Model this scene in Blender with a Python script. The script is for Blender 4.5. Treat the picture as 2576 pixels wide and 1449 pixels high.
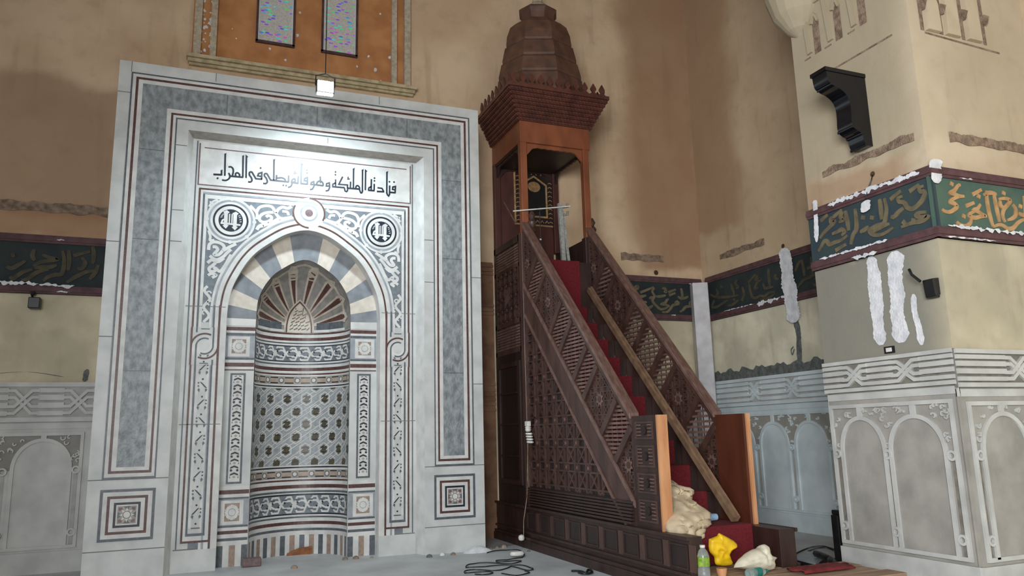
import bpy, bmesh, math, random
from math import sin, cos, pi, sqrt, atan2
from mathutils import Vector, Matrix, noise

for o in list(bpy.data.objects):
    bpy.data.objects.remove(o)
SC = bpy.context.scene
COL = SC.collection
random.seed(7)

# ------------------------------------------------------------------ camera
FPX, PITCH, ROLL, YAW = 1924.961, 0.18933256, -0.02550114, 0.38915531
CAM = Vector((0.0, -10.0334, 1.5))
IMW, IMH = 2576.0, 1449.0
_fw = Vector((sin(YAW)*cos(PITCH), cos(YAW)*cos(PITCH), sin(PITCH)))
_r = Vector((cos(YAW), -sin(YAW), 0.0))
_u = _r.cross(_fw)
_r2 = _r*cos(ROLL) + _u*sin(ROLL)
_u2 = -_r*sin(ROLL) + _u*cos(ROLL)
cd = bpy.data.cameras.new('camera')
cd.sensor_width = 36.0
cd.lens = FPX*36.0/IMW
cd.clip_start = 0.05
cd.clip_end = 200
cam = bpy.data.objects.new('camera', cd)
COL.objects.link(cam)
cam.matrix_world = Matrix(((_r2.x, _u2.x, -_fw.x, CAM.x), (_r2.y, _u2.y, -_fw.y, CAM.y),
                           (_r2.z, _u2.z, -_fw.z, CAM.z), (0, 0, 0, 1)))
SC.camera = cam

# ------------------------------------------------------------------ light
W = bpy.data.worlds.new('world')
SC.world = W
W.use_nodes = True
W.node_tree.nodes['Background'].inputs[0].default_value = (0.92, 0.95, 1.0, 1)
W.node_tree.nodes['Background'].inputs[1].default_value = 0.42
SC.view_settings.view_transform = 'Standard'
SC.view_settings.look = 'None'
SC.view_settings.gamma = 1.0
SC.view_settings.use_curve_mapping = False
SC.view_settings.exposure = 0.22

def area(name, loc, target, size, power, color):
    l = bpy.data.lights.new(name, 'AREA')
    l.shape = 'RECTANGLE'
    l.size, l.size_y = size
    l.energy = power
    l.color = color
    o = bpy.data.objects.new(name, l)
    COL.objects.link(o)
    o.location = loc
    o.rotation_euler = (Vector(target)-Vector(loc)).to_track_quat('-Z', 'Y').to_euler()
    return o
# unseen warm fill added behind and right of the camera for the pier front
area('warm_fill_right', (9.5, -14.5, 4.6), (7.3, -5.0, 2.8), (3.0, 4.0), 540, (1.0, 0.92, 0.80))
# unseen cool fill added behind the camera, aimed to reach the right wall
fill_light = area('front_fill', (-2.6, -13.6, 3.3), (9.0, -3.2, 2.5), (4.5, 4.0), 520, (0.96, 0.98, 1.0))
fill_light.data.spread = math.radians(108)

# ------------------------------------------------------------------ points
def ray(x, y):
    return _r2*((x-IMW/2)/FPX) - _u2*((y-IMH/2)/FPX) + _fw
def onX(x, y, X):
    d = ray(x, y); return CAM + d*((X-CAM.x)/d.x)
def onY(x, y, Y):
    d = ray(x, y); return CAM + d*((Y-CAM.y)/d.y)
def onZ(x, y, Z):
    d = ray(x, y); return CAM + d*((Z-CAM.z)/d.z)

# ------------------------------------------------------------------ materials
MATS = {}
def srgb(c):
    return tuple(((v/255.0)/12.92 if v/255.0 <= 0.04045 else (((v/255.0)+0.055)/1.055)**2.4) for v in c)+(1.0,)
def mat(name, c1, c2=None, rough=0.6, scale=6.0, bump=0.0, bscale=40.0, metal=0.0, spec=0.5, detail=5.0, lo=0.35, hi=0.65, stretch=None, c3=None):
    m = bpy.data.materials.new(name)
    m.use_nodes = True
    nt = m.node_tree
    b = nt.nodes['Principled BSDF']
    b.inputs['Roughness'].default_value = rough
    b.inputs['Metallic'].default_value = metal
    b.inputs['Specular IOR Level'].default_value = spec
    col = srgb(c1)
    tc = nt.nodes.new('ShaderNodeTexCoord')
    mp = nt.nodes.new('ShaderNodeMapping')
    if stretch: mp.inputs['Scale'].default_value = stretch
    nt.links.new(tc.outputs['Object'], mp.inputs['Vector'])
    if c2 is None:
        c2 = tuple(max(0, v*0.88) for v in c1)
    n = nt.nodes.new('ShaderNodeTexNoise')
    n.inputs['Scale'].default_value = scale
    n.inputs['Detail'].default_value = detail
    nt.links.new(mp.outputs[0], n.inputs['Vector'])
    r = nt.nodes.new('ShaderNodeValToRGB')
    r.color_ramp.elements[0].position = lo
    r.color_ramp.elements[1].position = hi
    r.color_ramp.elements[0].color = srgb(c2)
    r.color_ramp.elements[1].color = col
    if c3:
        e = r.color_ramp.elements.new((lo+hi)/2); e.color = srgb(c3)
    nt.links.new(n.outputs[0], r.inputs[0])
    nt.links.new(r.outputs[0], b.inputs['Base Color'])
    if bump:
        n2 = nt.nodes.new('ShaderNodeTexNoise')
        n2.inputs['Scale'].default_value = bscale
        n2.inputs['Detail'].default_value = 4
        nt.links.new(mp.outputs[0], n2.inputs['Vector'])
        bp = nt.nodes.new('ShaderNodeBump')
        bp.inputs['Strength'].default_value = bump
        bp.inputs['Distance'].default_value = 0.02
        nt.links.new(n2.outputs[0], bp.inputs['Height'])
        nt.links.new(bp.outputs[0], b.inputs['Normal'])
    MATS[name] = m
    return m

class Nodes:
    """small helper to chain shader math"""
    def __init__(s, name, rough=0.85):
        s.m = bpy.data.materials.new(name); s.m.use_nodes = True
        s.nt = s.m.node_tree; s.b = s.nt.nodes['Principled BSDF']
        s.b.inputs['Roughness'].default_value = rough
        s.b.inputs['Specular IOR Level'].default_value = 0.25
        s.tc = s.nt.nodes.new('ShaderNodeTexCoord').outputs['Object']
        sp = s.nt.nodes.new('ShaderNodeSeparateXYZ'); s.nt.links.new(s.tc, sp.inputs[0])
        s.x, s.y, s.z = sp.outputs
        MATS[name] = s.m
    def put(s, sock, v):
        if isinstance(v, (int, float)): sock.default_value = v
        elif isinstance(v, tuple): sock.default_value = v
        else: s.nt.links.new(v, sock)
    def math(s, op, a, b=0.0, c=0.0):
        n = s.nt.nodes.new('ShaderNodeMath'); n.operation = op
        s.put(n.inputs[0], a); s.put(n.inputs[1], b); s.put(n.inputs[2], c)
        return n.outputs[0]
    def smooth(s, v, lo, hi):
        n = s.nt.nodes.new('ShaderNodeMapRange'); n.interpolation_type = 'SMOOTHSTEP'
        s.put(n.inputs[0], v); n.inputs[1].default_value = lo; n.inputs[2].default_value = hi
        return n.outputs[0]
    def noise(s, scale, detail=4, stretch=None, off=(0, 0, 0)):
        mp = s.nt.nodes.new('ShaderNodeMapping'); s.nt.links.new(s.tc, mp.inputs[0])
        if stretch: mp.inputs['Scale'].default_value = stretch
        mp.inputs['Location'].default_value = off
        n = s.nt.nodes.new('ShaderNodeTexNoise'); n.inputs['Scale'].default_value = scale
        n.inputs['Detail'].default_value = detail
        s.nt.links.new(mp.outputs[0], n.inputs['Vector'])
        return n.outputs[0]
    def mix(s, f, a, b):
        n = s.nt.nodes.new('ShaderNodeMix'); n.data_type = 'RGBA'
        s.put(n.inputs[0], f); s.put(n.inputs[6], a); s.put(n.inputs[7], b)
        return n.outputs[2]
    def done(s, col, bump=None, st=0.3):
        s.put(s.b.inputs['Base Color'], col)
        if bump is not None:
            bp = s.nt.nodes.new('ShaderNodeBump'); bp.inputs['Strength'].default_value = st
            bp.inputs['Distance'].default_value = 0.02
            s.put(bp.inputs['Height'], bump); s.nt.links.new(bp.outputs[0], s.b.inputs['Normal'])

def plaster(name, upper, upper2, lower, toning=None, zsplit=3.6, shade_tints=()):
    """old wall paint: tan above the frieze, cream below it, stained, with patches of shade and tint painted in"""
    q = Nodes(name)
    n1 = q.noise(0.9, 5); n2 = q.noise(5.0, 6); n3 = q.noise(60, 3)
    up = q.mix(q.smooth(n1, 0.35, 0.68), srgb(upper2), srgb(upper))
    lo = q.mix(q.smooth(q.noise(1.6, 5, off=(3, 1, 7)), 0.35, 0.7), tuple(v*0.72 for v in srgb(lower)[:3])+(1,), srgb(lower))
    base = q.mix(q.smooth(q.z, zsplit-0.02, zsplit+0.02), lo, up)
    base = q.mix(q.math('MULTIPLY', q.smooth(n2, 0.5, 0.75), 0.14), base, srgb((112, 86, 64)))
    streak = q.noise(2.2, 5, stretch=(2.2, 2.2, 0.25), off=(5, 5, 0))
    base = q.mix(q.math('MULTIPLY', q.smooth(streak, 0.55, 0.75), 0.25), base, srgb((120, 96, 72)))
    for ax, lo_, hi_, z0, z1, colr, amt in shade_tints:
        # painted shade and tint patches with wandering edges between two positions along the wall
        c = q.x if ax == 'x' else q.y
        w = q.math('ADD', c, q.math('MULTIPLY', q.math('SUBTRACT', q.noise(0.8, 4, off=(lo_, hi_, 2)), 0.5), 0.9))
        f = q.math('MULTIPLY', q.smooth(w, lo_-0.28, lo_+0.28), q.math('SUBTRACT', 1.0, q.smooth(w, hi_-0.25, hi_+0.25)))
        zz = q.math('ADD', q.z, q.math('MULTIPLY', q.math('SUBTRACT', q.noise(1.1, 4, off=(9, hi_, 4)), 0.5), 0.6))
        f = q.math('MULTIPLY', f, q.math('MULTIPLY', q.smooth(zz, z0-0.1, z0+0.1), q.math('SUBTRACT', 1.0, q.smooth(zz, z1-0.1, z1+0.1))))
        base = q.mix(q.math('MULTIPLY', f, amt), base, srgb(colr))
    q.done(base, q.math('ADD', n2, q.math('MULTIPLY', n3, 0.3)), 0.25)

TAN = (214, 189, 158); TAN2 = (196, 167, 136); CREAM = (226, 219, 194)
plaster('plaster_back', TAN, TAN2, (216, 204, 174), shade_tints=[
    ('x', -2.9, -1.1, 4.45, 6.35, (150, 120, 94), 0.62), ('x', 6.9, 8.4, 4.3, 11.0, (150, 116, 88), 0.75),  # niche's shadow at left and corner shading, put into the wall colour
    ('x', -3.5, -0.9, 4.15, 4.55, (150, 108, 76), 0.6)])  # browner strip just above the frieze
plaster('plaster_right', (200, 178, 148), (184, 162, 132), CREAM, shade_tints=[
    ('y', -0.1, 1.3, 4.9, 11.0, (158, 126, 98), 0.7)])  # corner shading painted into the right wall
plaster('plaster_pier', (210, 194, 168), (196, 180, 154), (212, 200, 170), shade_tints=[
    ('y', -4.86, -3.2, 2.0, 3.32, (130, 128, 118), 0.92), ('y', -4.9, -3.0, 4.25, 9.0, (160, 148, 124), 0.7),  # dimmer light on the pier's left face, put into its colour
    ('y', -4.8, -3.3, 3.9, 4.25, (150, 112, 82), 0.6)])  # browner strip above the band
mat('brown_primer', (140, 104, 78), (112, 82, 62), 0.85, 5, 0.15)
mat('scar', (154, 132, 112), (110, 92, 76), 0.95, 14, 0.8, 60)
mat('cement', (112, 116, 112), (84, 88, 86), 0.95, 12, 0.8, 50)
mat('white_plaster', (226, 226, 228), (196, 198, 202), 0.9, 10, 0.4, 40)
mat('marble', (203, 205, 202), (180, 183, 180), 0.5, 3.5, 0, lo=0.3, hi=0.62)
mat('marble_white', (214, 214, 210), (194, 194, 191), 0.6, 6)
mat('marble_joint', (120, 120, 116), None, 0.7)
mat('marble_grey', (150, 156, 158), (110, 117, 120), 0.4, 9, 0.35, 26, stretch=(1.6, 1.0, 1.0), detail=8, lo=0.36, hi=0.62)
mat('stone_blue', (94, 100, 106), (76, 82, 88), 0.4, 20)
mat('stone_pale_blue', (158, 163, 168), (138, 144, 150), 0.4, 10)
mat('stone_brown', (98, 62, 56), (66, 46, 44), 0.4, 30)
mat('stone_mauve', (122, 98, 98), (96, 78, 80), 0.4, 30)
mat('stone_black', (34, 40, 52), (24, 28, 36), 0.4, 20)
mat('stone_olive', (92, 84, 64), (64, 60, 50), 0.4, 30)
mat('stone_tan', (176, 160, 142), (156, 140, 124), 0.5, 12)
mat('stone_greytan', (168, 160, 150), (146, 140, 132), 0.45, 12)
mat('stone_rust', (158, 138, 122), (136, 116, 102), 0.5, 20)
mat('wood_redbrown', (86, 46, 38), (66, 35, 30), 0.5, 7, stretch=(1, 1, 0.3))
mat('stone_vgrey', (134, 139, 144), (114, 119, 125), 0.5, 8)
mat('dado_blue_lit', (208, 219, 221), (188, 200, 203), 0.6, 3)  # right-wall panelling: bluish light put into the marble colour
mat('stone_spandrel', (118, 126, 132), (100, 108, 116), 0.5, 20)
mat('brick_orange', (150, 98, 62), (120, 76, 48), 0.9, 20)
mat('stone_lattice', (164, 168, 168), (142, 147, 149), 0.45, 30)
mat('stone_hood', (150, 146, 140), (128, 126, 122), 0.6, 12)
mat('marble_rib', (196, 186, 172), (176, 166, 152), 0.6, 12)
mat('marble_cream', (212, 203, 190), (196, 187, 174), 0.6, 12)
mat('letter_black', (22, 34, 46), (28, 40, 54), 0.4, 20)
mat('dado_white', (194, 194, 189), (174, 174, 170), 0.5, 4)
mat('dado_dusty', (162, 158, 150), (138, 135, 128), 0.8, 3.0, 0.1)
mat('dado_groove', (128, 124, 114), (108, 104, 96), 0.85, 14)
mat('dado_faint', (178, 178, 173), (160, 160, 156), 0.7, 8)
mat('wood_dark', (58, 39, 34), (42, 28, 25), 0.42, 7, 0.1, 30, stretch=(1, 1, 0.3))
mat('wood_black', (44, 30, 27), (33, 23, 21), 0.45, 7, stretch=(1, 1, 0.3))
mat('wood_mid', (82, 58, 50), (62, 43, 38), 0.40, 7, 0.1, 30, stretch=(1, 1, 0.3))
mat('wood_rail', (118, 92, 84), (92, 68, 60), 0.33, 9, stretch=(4, 1, 1))
mat('wood_red', (140, 82, 54), (116, 66, 44), 0.38, 5, 0.05, 30, stretch=(1, 1, 0.35))
mat('wood_cornice', (98, 56, 44), (76, 42, 34), 0.5, 8)
mat('wood_dome', (104, 72, 55), (78, 55, 44), 0.6, 6)
mat('wood_veneer', (96, 51, 35), (78, 41, 28), 0.35, 4, stretch=(1, 1, 0.25))
mat('wood_raw', (204, 150, 106), (176, 120, 80), 0.6, 10, stretch=(1, 1, 0.2))
mat('wood_raw_dull', (168, 142, 118), (138, 114, 94), 0.75, 8, stretch=(0.3, 2, 1))
mat('wood_plank', (140, 112, 88), (108, 84, 66), 0.6, 12, stretch=(3, 0.6, 0.6))
mat('inlay_gold', (176, 142, 96), (140, 106, 70), 0.5, 20)
mat('carpet', (116, 22, 32), (92, 14, 24), 0.95, 40, 0.5, 300)
mat('carpet_old', (128, 38, 40), (98, 26, 30), 0.95, 20, 0.4, 200)
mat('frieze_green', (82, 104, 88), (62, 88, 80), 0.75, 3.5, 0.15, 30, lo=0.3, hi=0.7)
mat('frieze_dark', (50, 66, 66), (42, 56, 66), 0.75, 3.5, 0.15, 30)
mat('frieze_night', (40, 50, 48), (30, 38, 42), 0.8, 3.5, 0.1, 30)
mat('frieze_trim', (96, 66, 68), (74, 50, 52), 0.75, 8, 0.2, 40)
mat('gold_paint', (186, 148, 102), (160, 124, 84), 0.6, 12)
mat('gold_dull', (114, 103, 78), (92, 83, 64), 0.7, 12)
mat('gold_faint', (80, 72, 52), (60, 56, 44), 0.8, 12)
mat('orange_paint', (190, 134, 84), (168, 112, 66), 0.75, 4, 0.15)
mat('frame_stone', (192, 180, 158), (166, 152, 130), 0.9, 20, 0.5, 60)
mat('sill_stone', (196, 182, 148), (164, 148, 116), 0.8, 10, 0.3, 40)
mat('window_purple', (84, 58, 62), (60, 42, 48), 0.5, 10)
mat('floor_marble', (200, 202, 202), (166, 168, 168), 0.55, 1.6, 0.1, 20, lo=0.3, hi=0.7)
mat('ceiling_paint', (150, 130, 108), None, 0.9, 2)
mat('black_gloss', (16, 18, 24), (12, 13, 18), 0.12, 5)
mat('black_plastic', (28, 28, 29), (20, 20, 21), 0.4, 10)
mat('grey_metal', (176, 178, 172), (140, 142, 138), 0.45, 30, metal=0.3)
mat('white_plastic', (224, 222, 216), (204, 202, 196), 0.4, 10)
mat('cable_black', (20, 21, 23), None, 0.5)
mat('cloth_beige', (206, 190, 160), (184, 166, 136), 0.9, 8, 0.2, 120)
mat('bag_white', (222, 216, 196), (196, 190, 168), 0.45, 10, 0.2, 40)
mat('bag_yellow', (232, 190, 24), (204, 160, 14), 0.45, 10)
mat('label_green', (150, 180, 60), (96, 132, 40), 0.4, 30)
mat('label_teal', (20, 122, 110), (24, 98, 92), 0.4, 30)
mat('cup_blue', (168, 200, 224), (140, 176, 206), 0.4, 20)
mat('rust_hole', (92, 60, 34), (52, 34, 22), 0.95, 30)
mat('pipe_white', (206, 204, 206), (184, 182, 184), 0.7, 5)

def glass_mat(name, tint):
    m = bpy.data.materials.new(name); m.use_nodes = True
    b = m.node_tree.nodes['Principled BSDF']
    b.inputs['Base Color'].default_value = tint
    b.inputs['Roughness'].default_value = 0.08
    b.inputs['Transmission Weight'].default_value = 0.85
    b.inputs['IOR'].default_value = 1.35
    MATS[name] = m
glass_mat('bottle_plastic', (0.86, 0.93, 0.92, 1))

# sequin-like patterned glass of the upper window
q = Nodes('sparkle_glass', 0.25)
mpn = q.nt.nodes.new('ShaderNodeMapping'); q.nt.links.new(q.tc, mpn.inputs[0])
mpn.inputs['Rotation'].default_value = (0, 0.6, 0); mpn.inputs['Scale'].default_value = (13, 13, 30)
vor = q.nt.nodes.new('ShaderNodeTexVoronoi'); vor.inputs['Scale'].default_value = 1.0
q.nt.links.new(mpn.outputs[0], vor.inputs['Vector'])
sep = q.nt.nodes.new('ShaderNodeSeparateColor'); q.nt.links.new(vor.outputs['Color'], sep.inputs[0])
hs = q.nt.nodes.new('ShaderNodeCombineColor'); hs.mode = 'HSV'
q.put(hs.inputs[0], q.math('ADD', 0.33, q.math('MULTIPLY', sep.outputs[0], 0.5))); hs.inputs[1].default_value = 0.85; hs.inputs[2].default_value = 1.0
base = q.mix(q.noise(40, 3), srgb((156, 152, 146)), srgb((226, 224, 216)))
spark = q.math('MULTIPLY', q.math('GREATER_THAN', sep.outputs[1], 0.70), q.math('LESS_THAN', vor.outputs['Distance'], 0.42))
q.done(q.mix(spark, base, hs.outputs[0]))

em = bpy.data.materials.new('lamp_glow'); em.use_nodes = True
eb = em.node_tree.nodes['Principled BSDF']
eb.inputs['Emission Color'].default_value = (0.82, 0.93, 1, 1); eb.inputs['Emission Strength'].default_value = 60
MATS['lamp_glow'] = em

# ------------------------------------------------------------------ mesh tools
class MB:
    def __init__(s):
        s.v = []; s.f = []; s.m = []; s.names = []; s.k = 0
    def mi(s, name):
        if name not in s.names: s.names.append(name)
        return s.names.index(name)
    def face(s, pts, m):
        i = len(s.v); s.v += [tuple(p) for p in pts]; s.f.append(tuple(range(i, i+len(pts)))); s.m.append(s.mi(m))
    def grid(s, rows, m, cu=False, cv=False):
        """rows of 3-D points joined into a sheet"""
        i = len(s.v); nr = len(rows); nc = len(rows[0]); k = s.mi(m)
        for r in rows: s.v += [tuple(p) for p in r]
        for a in range(nr if cv else nr-1):
            for b in range(nc if cu else nc-1):
                a2 = (a+1) % nr; b2 = (b+1) % nc
                s.f.append((i+a*nc+b, i+a*nc+b2, i+a2*nc+b2, i+a2*nc+b)); s.m.append(k)
    def prism(s, pts, off, m, m2=None, back=True):
        """polygon pts extruded by vector off"""
        off = Vector(off); p = [Vector(a) for a in pts]; qn = [a+off for a in p]
        s.face(p, m)
        if back: s.face(list(reversed(qn)), m2 or m)
        for i in range(len(p)):
            j = (i+1) % len(p)
            s.face([p[j], p[i], qn[i], qn[j]], m2 or m)
    def box(s, x0, y0, z0, x1, y1, z1, m):
        s.prism([(x0, y0, z0), (x1, y0, z0), (x1, y0, z1), (x0, y0, z1)], (0, y1-y0, 0), m)
    def tube(s, path, r, m, n=8, cap=True, close=False):
        path = [Vector(p) for p in path]; rows = []
        rr = r if isinstance(r, (list, tuple)) else [r]*len(path)
        up = Vector((0.13, 0.21, 0.97)).normalized()
        for i, p in enumerate(path):
            a = path[i-1] if (i > 0 or close) else p
            b = path[(i+1) % len(path)] if (i < len(path)-1 or close) else p
            t = (b-a).normalized() if (b-a).length > 1e-9 else Vector((0, 0, 1))
            e1 = t.cross(up)
            if e1.length < 1e-3: e1 = t.cross(Vector((1, 0, 0)))
            e1.normalize(); e2 = t.cross(e1)
            rows.append([p+(e1*cos(2*pi*k/n)+e2*sin(2*pi*k/n))*rr[i] for k in range(n)])
        s.grid(rows, m, cu=True, cv=close)
        if cap and not close:
            s.face(list(reversed(rows[0])), m); s.face(rows[-1], m)
    def lathe(s, prof, c, m, n=24, rot=0.0, sy=1.0, mats=None):
        c = Vector(c); rows = []
        for r, z in prof:
            rows.append([c+Vector((r*cos(rot+2*pi*k/n), sy*r*sin(rot+2*pi*k/n), z)) for k in range(n)])
        for i in range(len(rows)-1):
            s.grid([rows[i], rows[i+1]], mats[i] if mats else m, cu=True)
        if prof[0][0] > 1e-4: s.face(list(reversed(rows[0])), m)
        if prof[-1][0] > 1e-4: s.face(rows[-1], m)
    # ---- flat pattern drawing through a mapping F(u, v, depth) -> point
    def poly(s, F, pts, d, m, d0=None):
        s.k += 1; d += (s.k % 30)*1e-5
        top = [F(u, v, d) for u, v in pts]
        s.face(top, m)
        if d0 is not None:
            bot = [F(u, v, d0) for u, v in pts]
            for i in range(len(top)):
                j = (i+1) % len(top); s.face([top[j], top[i], bot[i], bot[j]], m)
    def ribbon(s, F, pts, w, d, m, closed=False, d0=None, dens=None):
        if len(pts) < 2: return
        if dens: pts = densify(pts, dens, closed)
        n = len(pts); L = []; R = []
        ws = w if isinstance(w, (list, tuple)) else [w]*n
        for i in range(n):
            a = pts[i-1] if (i > 0 or closed) else None
            b = pts[(i+1) % n] if (i < n-1 or closed) else None
            p = pts[i]
            def nrm(p0, p1):
                dx, dy = p1[0]-p0[0], p1[1]-p0[1]; l = sqrt(dx*dx+dy*dy) or 1.0
                return (-dy/l, dx/l)
            if a is None: nx, ny = nrm(p, b); k = 1.0
            elif b is None: nx, ny = nrm(a, p); k = 1.0
            else:
                n1 = nrm(a, p); n2 = nrm(p, b); nx, ny = n1[0]+n2[0], n1[1]+n2[1]
                l = sqrt(nx*nx+ny*ny)
                if l < 1e-6: nx, ny = n1; k = 1.0
                else:
                    nx, ny = nx/l, ny/l; c = nx*n1[0]+ny*n1[1]; k = min(1.0/max(c, 0.3), 2.0)
            h = ws[i]*0.5*k
            L.append((p[0]+nx*h, p[1]+ny*h)); R.append((p[0]-nx*h, p[1]-ny*h))
        cnt = n if closed else n-1; s.k += 1; dd = d+(s.k % 30)*1e-5
        for i in range(cnt):
            j = (i+1) % n; d = dd+(i % 20)*1e-5
            qd = [R[i], R[j], L[j], L[i]]
            s.face([F(u, v, d) for u, v in qd], m)
            if d0 is not None:
                s.face([F(*R[j], d), F(*R[i], d), F(*R[i], d0), F(*R[j], d0)], m)
                s.face([F(*L[i], d), F(*L[j], d), F(*L[j], d0), F(*L[i], d0)], m)
        if d0 is not None and not closed:
            for a, b in ((L[0], R[0]), (R[-1], L[-1])):
                s.face([F(*a, d), F(*b, d), F(*b, d0), F(*a, d0)], m)
    def rframe(s, F, u0, v0, u1, v1, w, d, m, d0=None):
        h = w/2
        s.ribbon(F, [(u0+h, v0+h), (u1-h, v0+h), (u1-h, v1-h), (u0+h, v1-h)], w, d, m, True, d0)
    def rect(s, F, u0, v0, u1, v1, d, m, d0=None, nu=1):
        for k in range(nu):
            a = u0+(u1-u0)*k/nu; b = u0+(u1-u0)*(k+1)/nu
            s.poly(F, [(a, v0), (b, v0), (b, v1), (a, v1)], d, m, d0)
    def disc(s, F, u, v, r, d, m, n=24, d0=None, rot=0.0, sx=1.0):
        s.poly(F, [(u+sx*r*cos(rot+2*pi*k/n), v+r*sin(rot+2*pi*k/n)) for k in range(n)], d, m, d0)
    def ring(s, F, u, v, r, w, d, m, n=40, a0=0.0, a1=2*pi, d0=None):
        full = abs(a1-a0-2*pi) < 1e-6
        k = n if full else n+1
        s.ribbon(F, [(u+r*cos(a0+(a1-a0)*i/n), v+r*sin(a0+(a1-a0)*i/n)) for i in range(k)], w, d, m, full, d0)
    def build(s, name, parent=None, smooth=None, bevel=0.0, at=None):
        if at is not None:
            s.v = [(p[0]-at[0], p[1]-at[1], p[2]-at[2]) for p in s.v]
        me = bpy.data.meshes.new(name)
        me.from_pydata(s.v, [], s.f)
        for nme in s.names: me.materials.append(MATS[nme])
        me.polygons.foreach_set('material_index', s.m)
        me.update()
        bm = bmesh.new(); bm.from_mesh(me)
        bmesh.ops.remove_doubles(bm, verts=bm.verts, dist=2e-6)
        bmesh.ops.recalc_face_normals(bm, faces=bm.faces)
        bm.to_mesh(me); bm.free()
        if smooth is not None:
            me.shade_smooth(); me.set_sharp_from_angle(angle=math.radians(smooth))
        o = bpy.data.objects.new(name, me); COL.objects.link(o)
        if parent is not None:
            o.parent = parent
            if parent.type == 'EMPTY': o.location = -parent.location
        if at is not None: o.location = at
        if bevel:
            bv = o.modifiers.new('bevel', 'BEVEL'); bv.width = bevel; bv.segments = 2; bv.limit_method = 'ANGLE'
        return o

def densify(pts, step, closed=False):
    out = []; n = len(pts)
    for i in range(n if closed else n-1):
        a, b = pts[i], pts[(i+1) % n]; l = sqrt((a[0]-b[0])**2+(a[1]-b[1])**2); k = max(1, int(math.ceil(l/step)))
        out += [(a[0]+(b[0]-a[0])*j/k, a[1]+(b[1]-a[1])*j/k) for j in range(k)]
    if not closed: out.append(pts[-1])
    return out
def spline(pts, n=6):
    """Catmull-Rom through 2-D points"""
    out = []; m = len(pts)
    for i in range(m-1):
        p0 = pts[max(i-1, 0)]; p1 = pts[i]; p2 = pts[i+1]; p3 = pts[min(i+2, m-1)]
        for k in range(n):
            t = k/n
            out.append(tuple(0.5*((2*p1[c])+(-p0[c]+p2[c])*t+(2*p0[c]-5*p1[c]+4*p2[c]-p3[c])*t*t+(-p0[c]+3*p1[c]-3*p2[c]+p3[c])*t**3) for c in range(len(p1))))
    out.append(tuple(pts[-1])); return out
def clip_half(poly, fn):
    """keep the part of a polygon where fn(p) >= 0"""
    out = []; n = len(poly)
    for i in range(n):
        a, b = poly[i], poly[(i+1) % n]; fa, fb = fn(a), fn(b)
        if fa >= 0: out.append(a)
        if (fa >= 0) != (fb >= 0):
            t = fa/(fa-fb); out.append((a[0]+(b[0]-a[0])*t, a[1]+(b[1]-a[1])*t))
    return out
def clip_line(p, q, poly):
    """segment clipped to a convex polygon (counter-clockwise or clockwise)"""
    ar = sum(poly[i][0]*poly[(i+1) % len(poly)][1]-poly[(i+1) % len(poly)][0]*poly[i][1] for i in range(len(poly)))
    t0, t1 = 0.0, 1.0; dx, dy = q[0]-p[0], q[1]-p[1]
    for i in range(len(poly)):
        a, b = poly[i], poly[(i+1) % len(poly)]
        nx, ny = -(b[1]-a[1]), b[0]-a[0]
        if ar < 0: nx, ny = -nx, -ny
        num = (p[0]-a[0])*nx+(p[1]-a[1])*ny; den = dx*nx+dy*ny
        if abs(den) < 1e-12:
            if num < 0: return None
        else:
            t = -num/den
            if den > 0: t0 = max(t0, t)
            else: t1 = min(t1, t)
    if t1-t0 < 1e-6: return None
    return (p[0]+dx*t0, p[1]+dy*t0), (p[0]+dx*t1, p[1]+dy*t1)

def thing(name, label, cat, loc=(0, 0, 0), group=None):
    o = bpy.data.objects.new(name, None); COL.objects.link(o)
    o.location = loc; o.empty_display_size = 0.2
    o['label'] = label; o['category'] = cat
    if group: o['group'] = group
    return o
def tag(o, label, cat, group=None):
    o['label'] = label; o['category'] = cat
    if group: o['group'] = group
    return o
def struct(o):
    o['kind'] = 'structure'; return o
def planeX(X): return lambda u, v, d: Vector((X-d, -u, v))          # face looking towards -X, u runs towards the camera
def planeY(Y): return lambda u, v, d: Vector((u, Y-d, v))           # face looking towards -Y
# ================================================================== room shell
YW = 1.1          # face of the back wall
XR = 8.25         # face of the right wall
XP, YP = 6.475, -5.0   # left face and front face of the pier
YPB = -3.40       # back edge of the pier
ZC = 10.2
PB = planeY(YW); PR = planeX(XR); PL = planeX(XP); PF = planeY(YP)

b = MB()
b.rect(lambda u, v, d: Vector((u, v, d)), -9, -20, 12, 1.6, 0, 'floor_marble')
struct(b.build('floor'))
b = MB()
b.box(-9, -20, ZC, 12, 1.6, ZC+0.2, 'ceiling_paint')
struct(b.build('ceiling'))

def scar(b, F, u0, v0, u1, v1, d=0.012):
    """rough strip where an old border has been knocked off"""
    n = max(16, int(abs(u1-u0)*40)); top = []; bot = []
    for i in range(n+1):
        t = i/n; u = u0+(u1-u0)*t
        top.append((u, v1+0.03*noise.noise(Vector((u*6, 1, v1)))+0.012*noise.noise(Vector((u*30, 2, v1))))); bot.append((u, v0+0.03*noise.noise(Vector((u*6, 5, v0)))))
    for i in range(n):
        b.poly(F, [bot[i], bot[i+1], top[i+1], top[i]], d, 'scar', 0)

def smear(b, F, pts, wd, d, m):
    """ragged smear of plaster along a line"""
    pts = spline(pts, 16); L = []; R = []
    for i, (u, v) in enumerate(pts):
        nz = lambda k, f: noise.noise(Vector((u*3+k*7.7, v*f+k*3.1, k)))
        e = min(1.0, 0.3+min(i, len(pts)-1-i)*0.12)
        L.append((u-wd*e*(0.5+0.22*nz(1, 4)+0.10*nz(2, 40)), v)); R.append((u+wd*e*(0.5+0.22*nz(3, 4)+0.10*nz(4, 40)), v))
    for i in range(len(pts)-1):
        b.poly(F, [L[i], R[i], R[i+1], L[i+1]], d, m)

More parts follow.
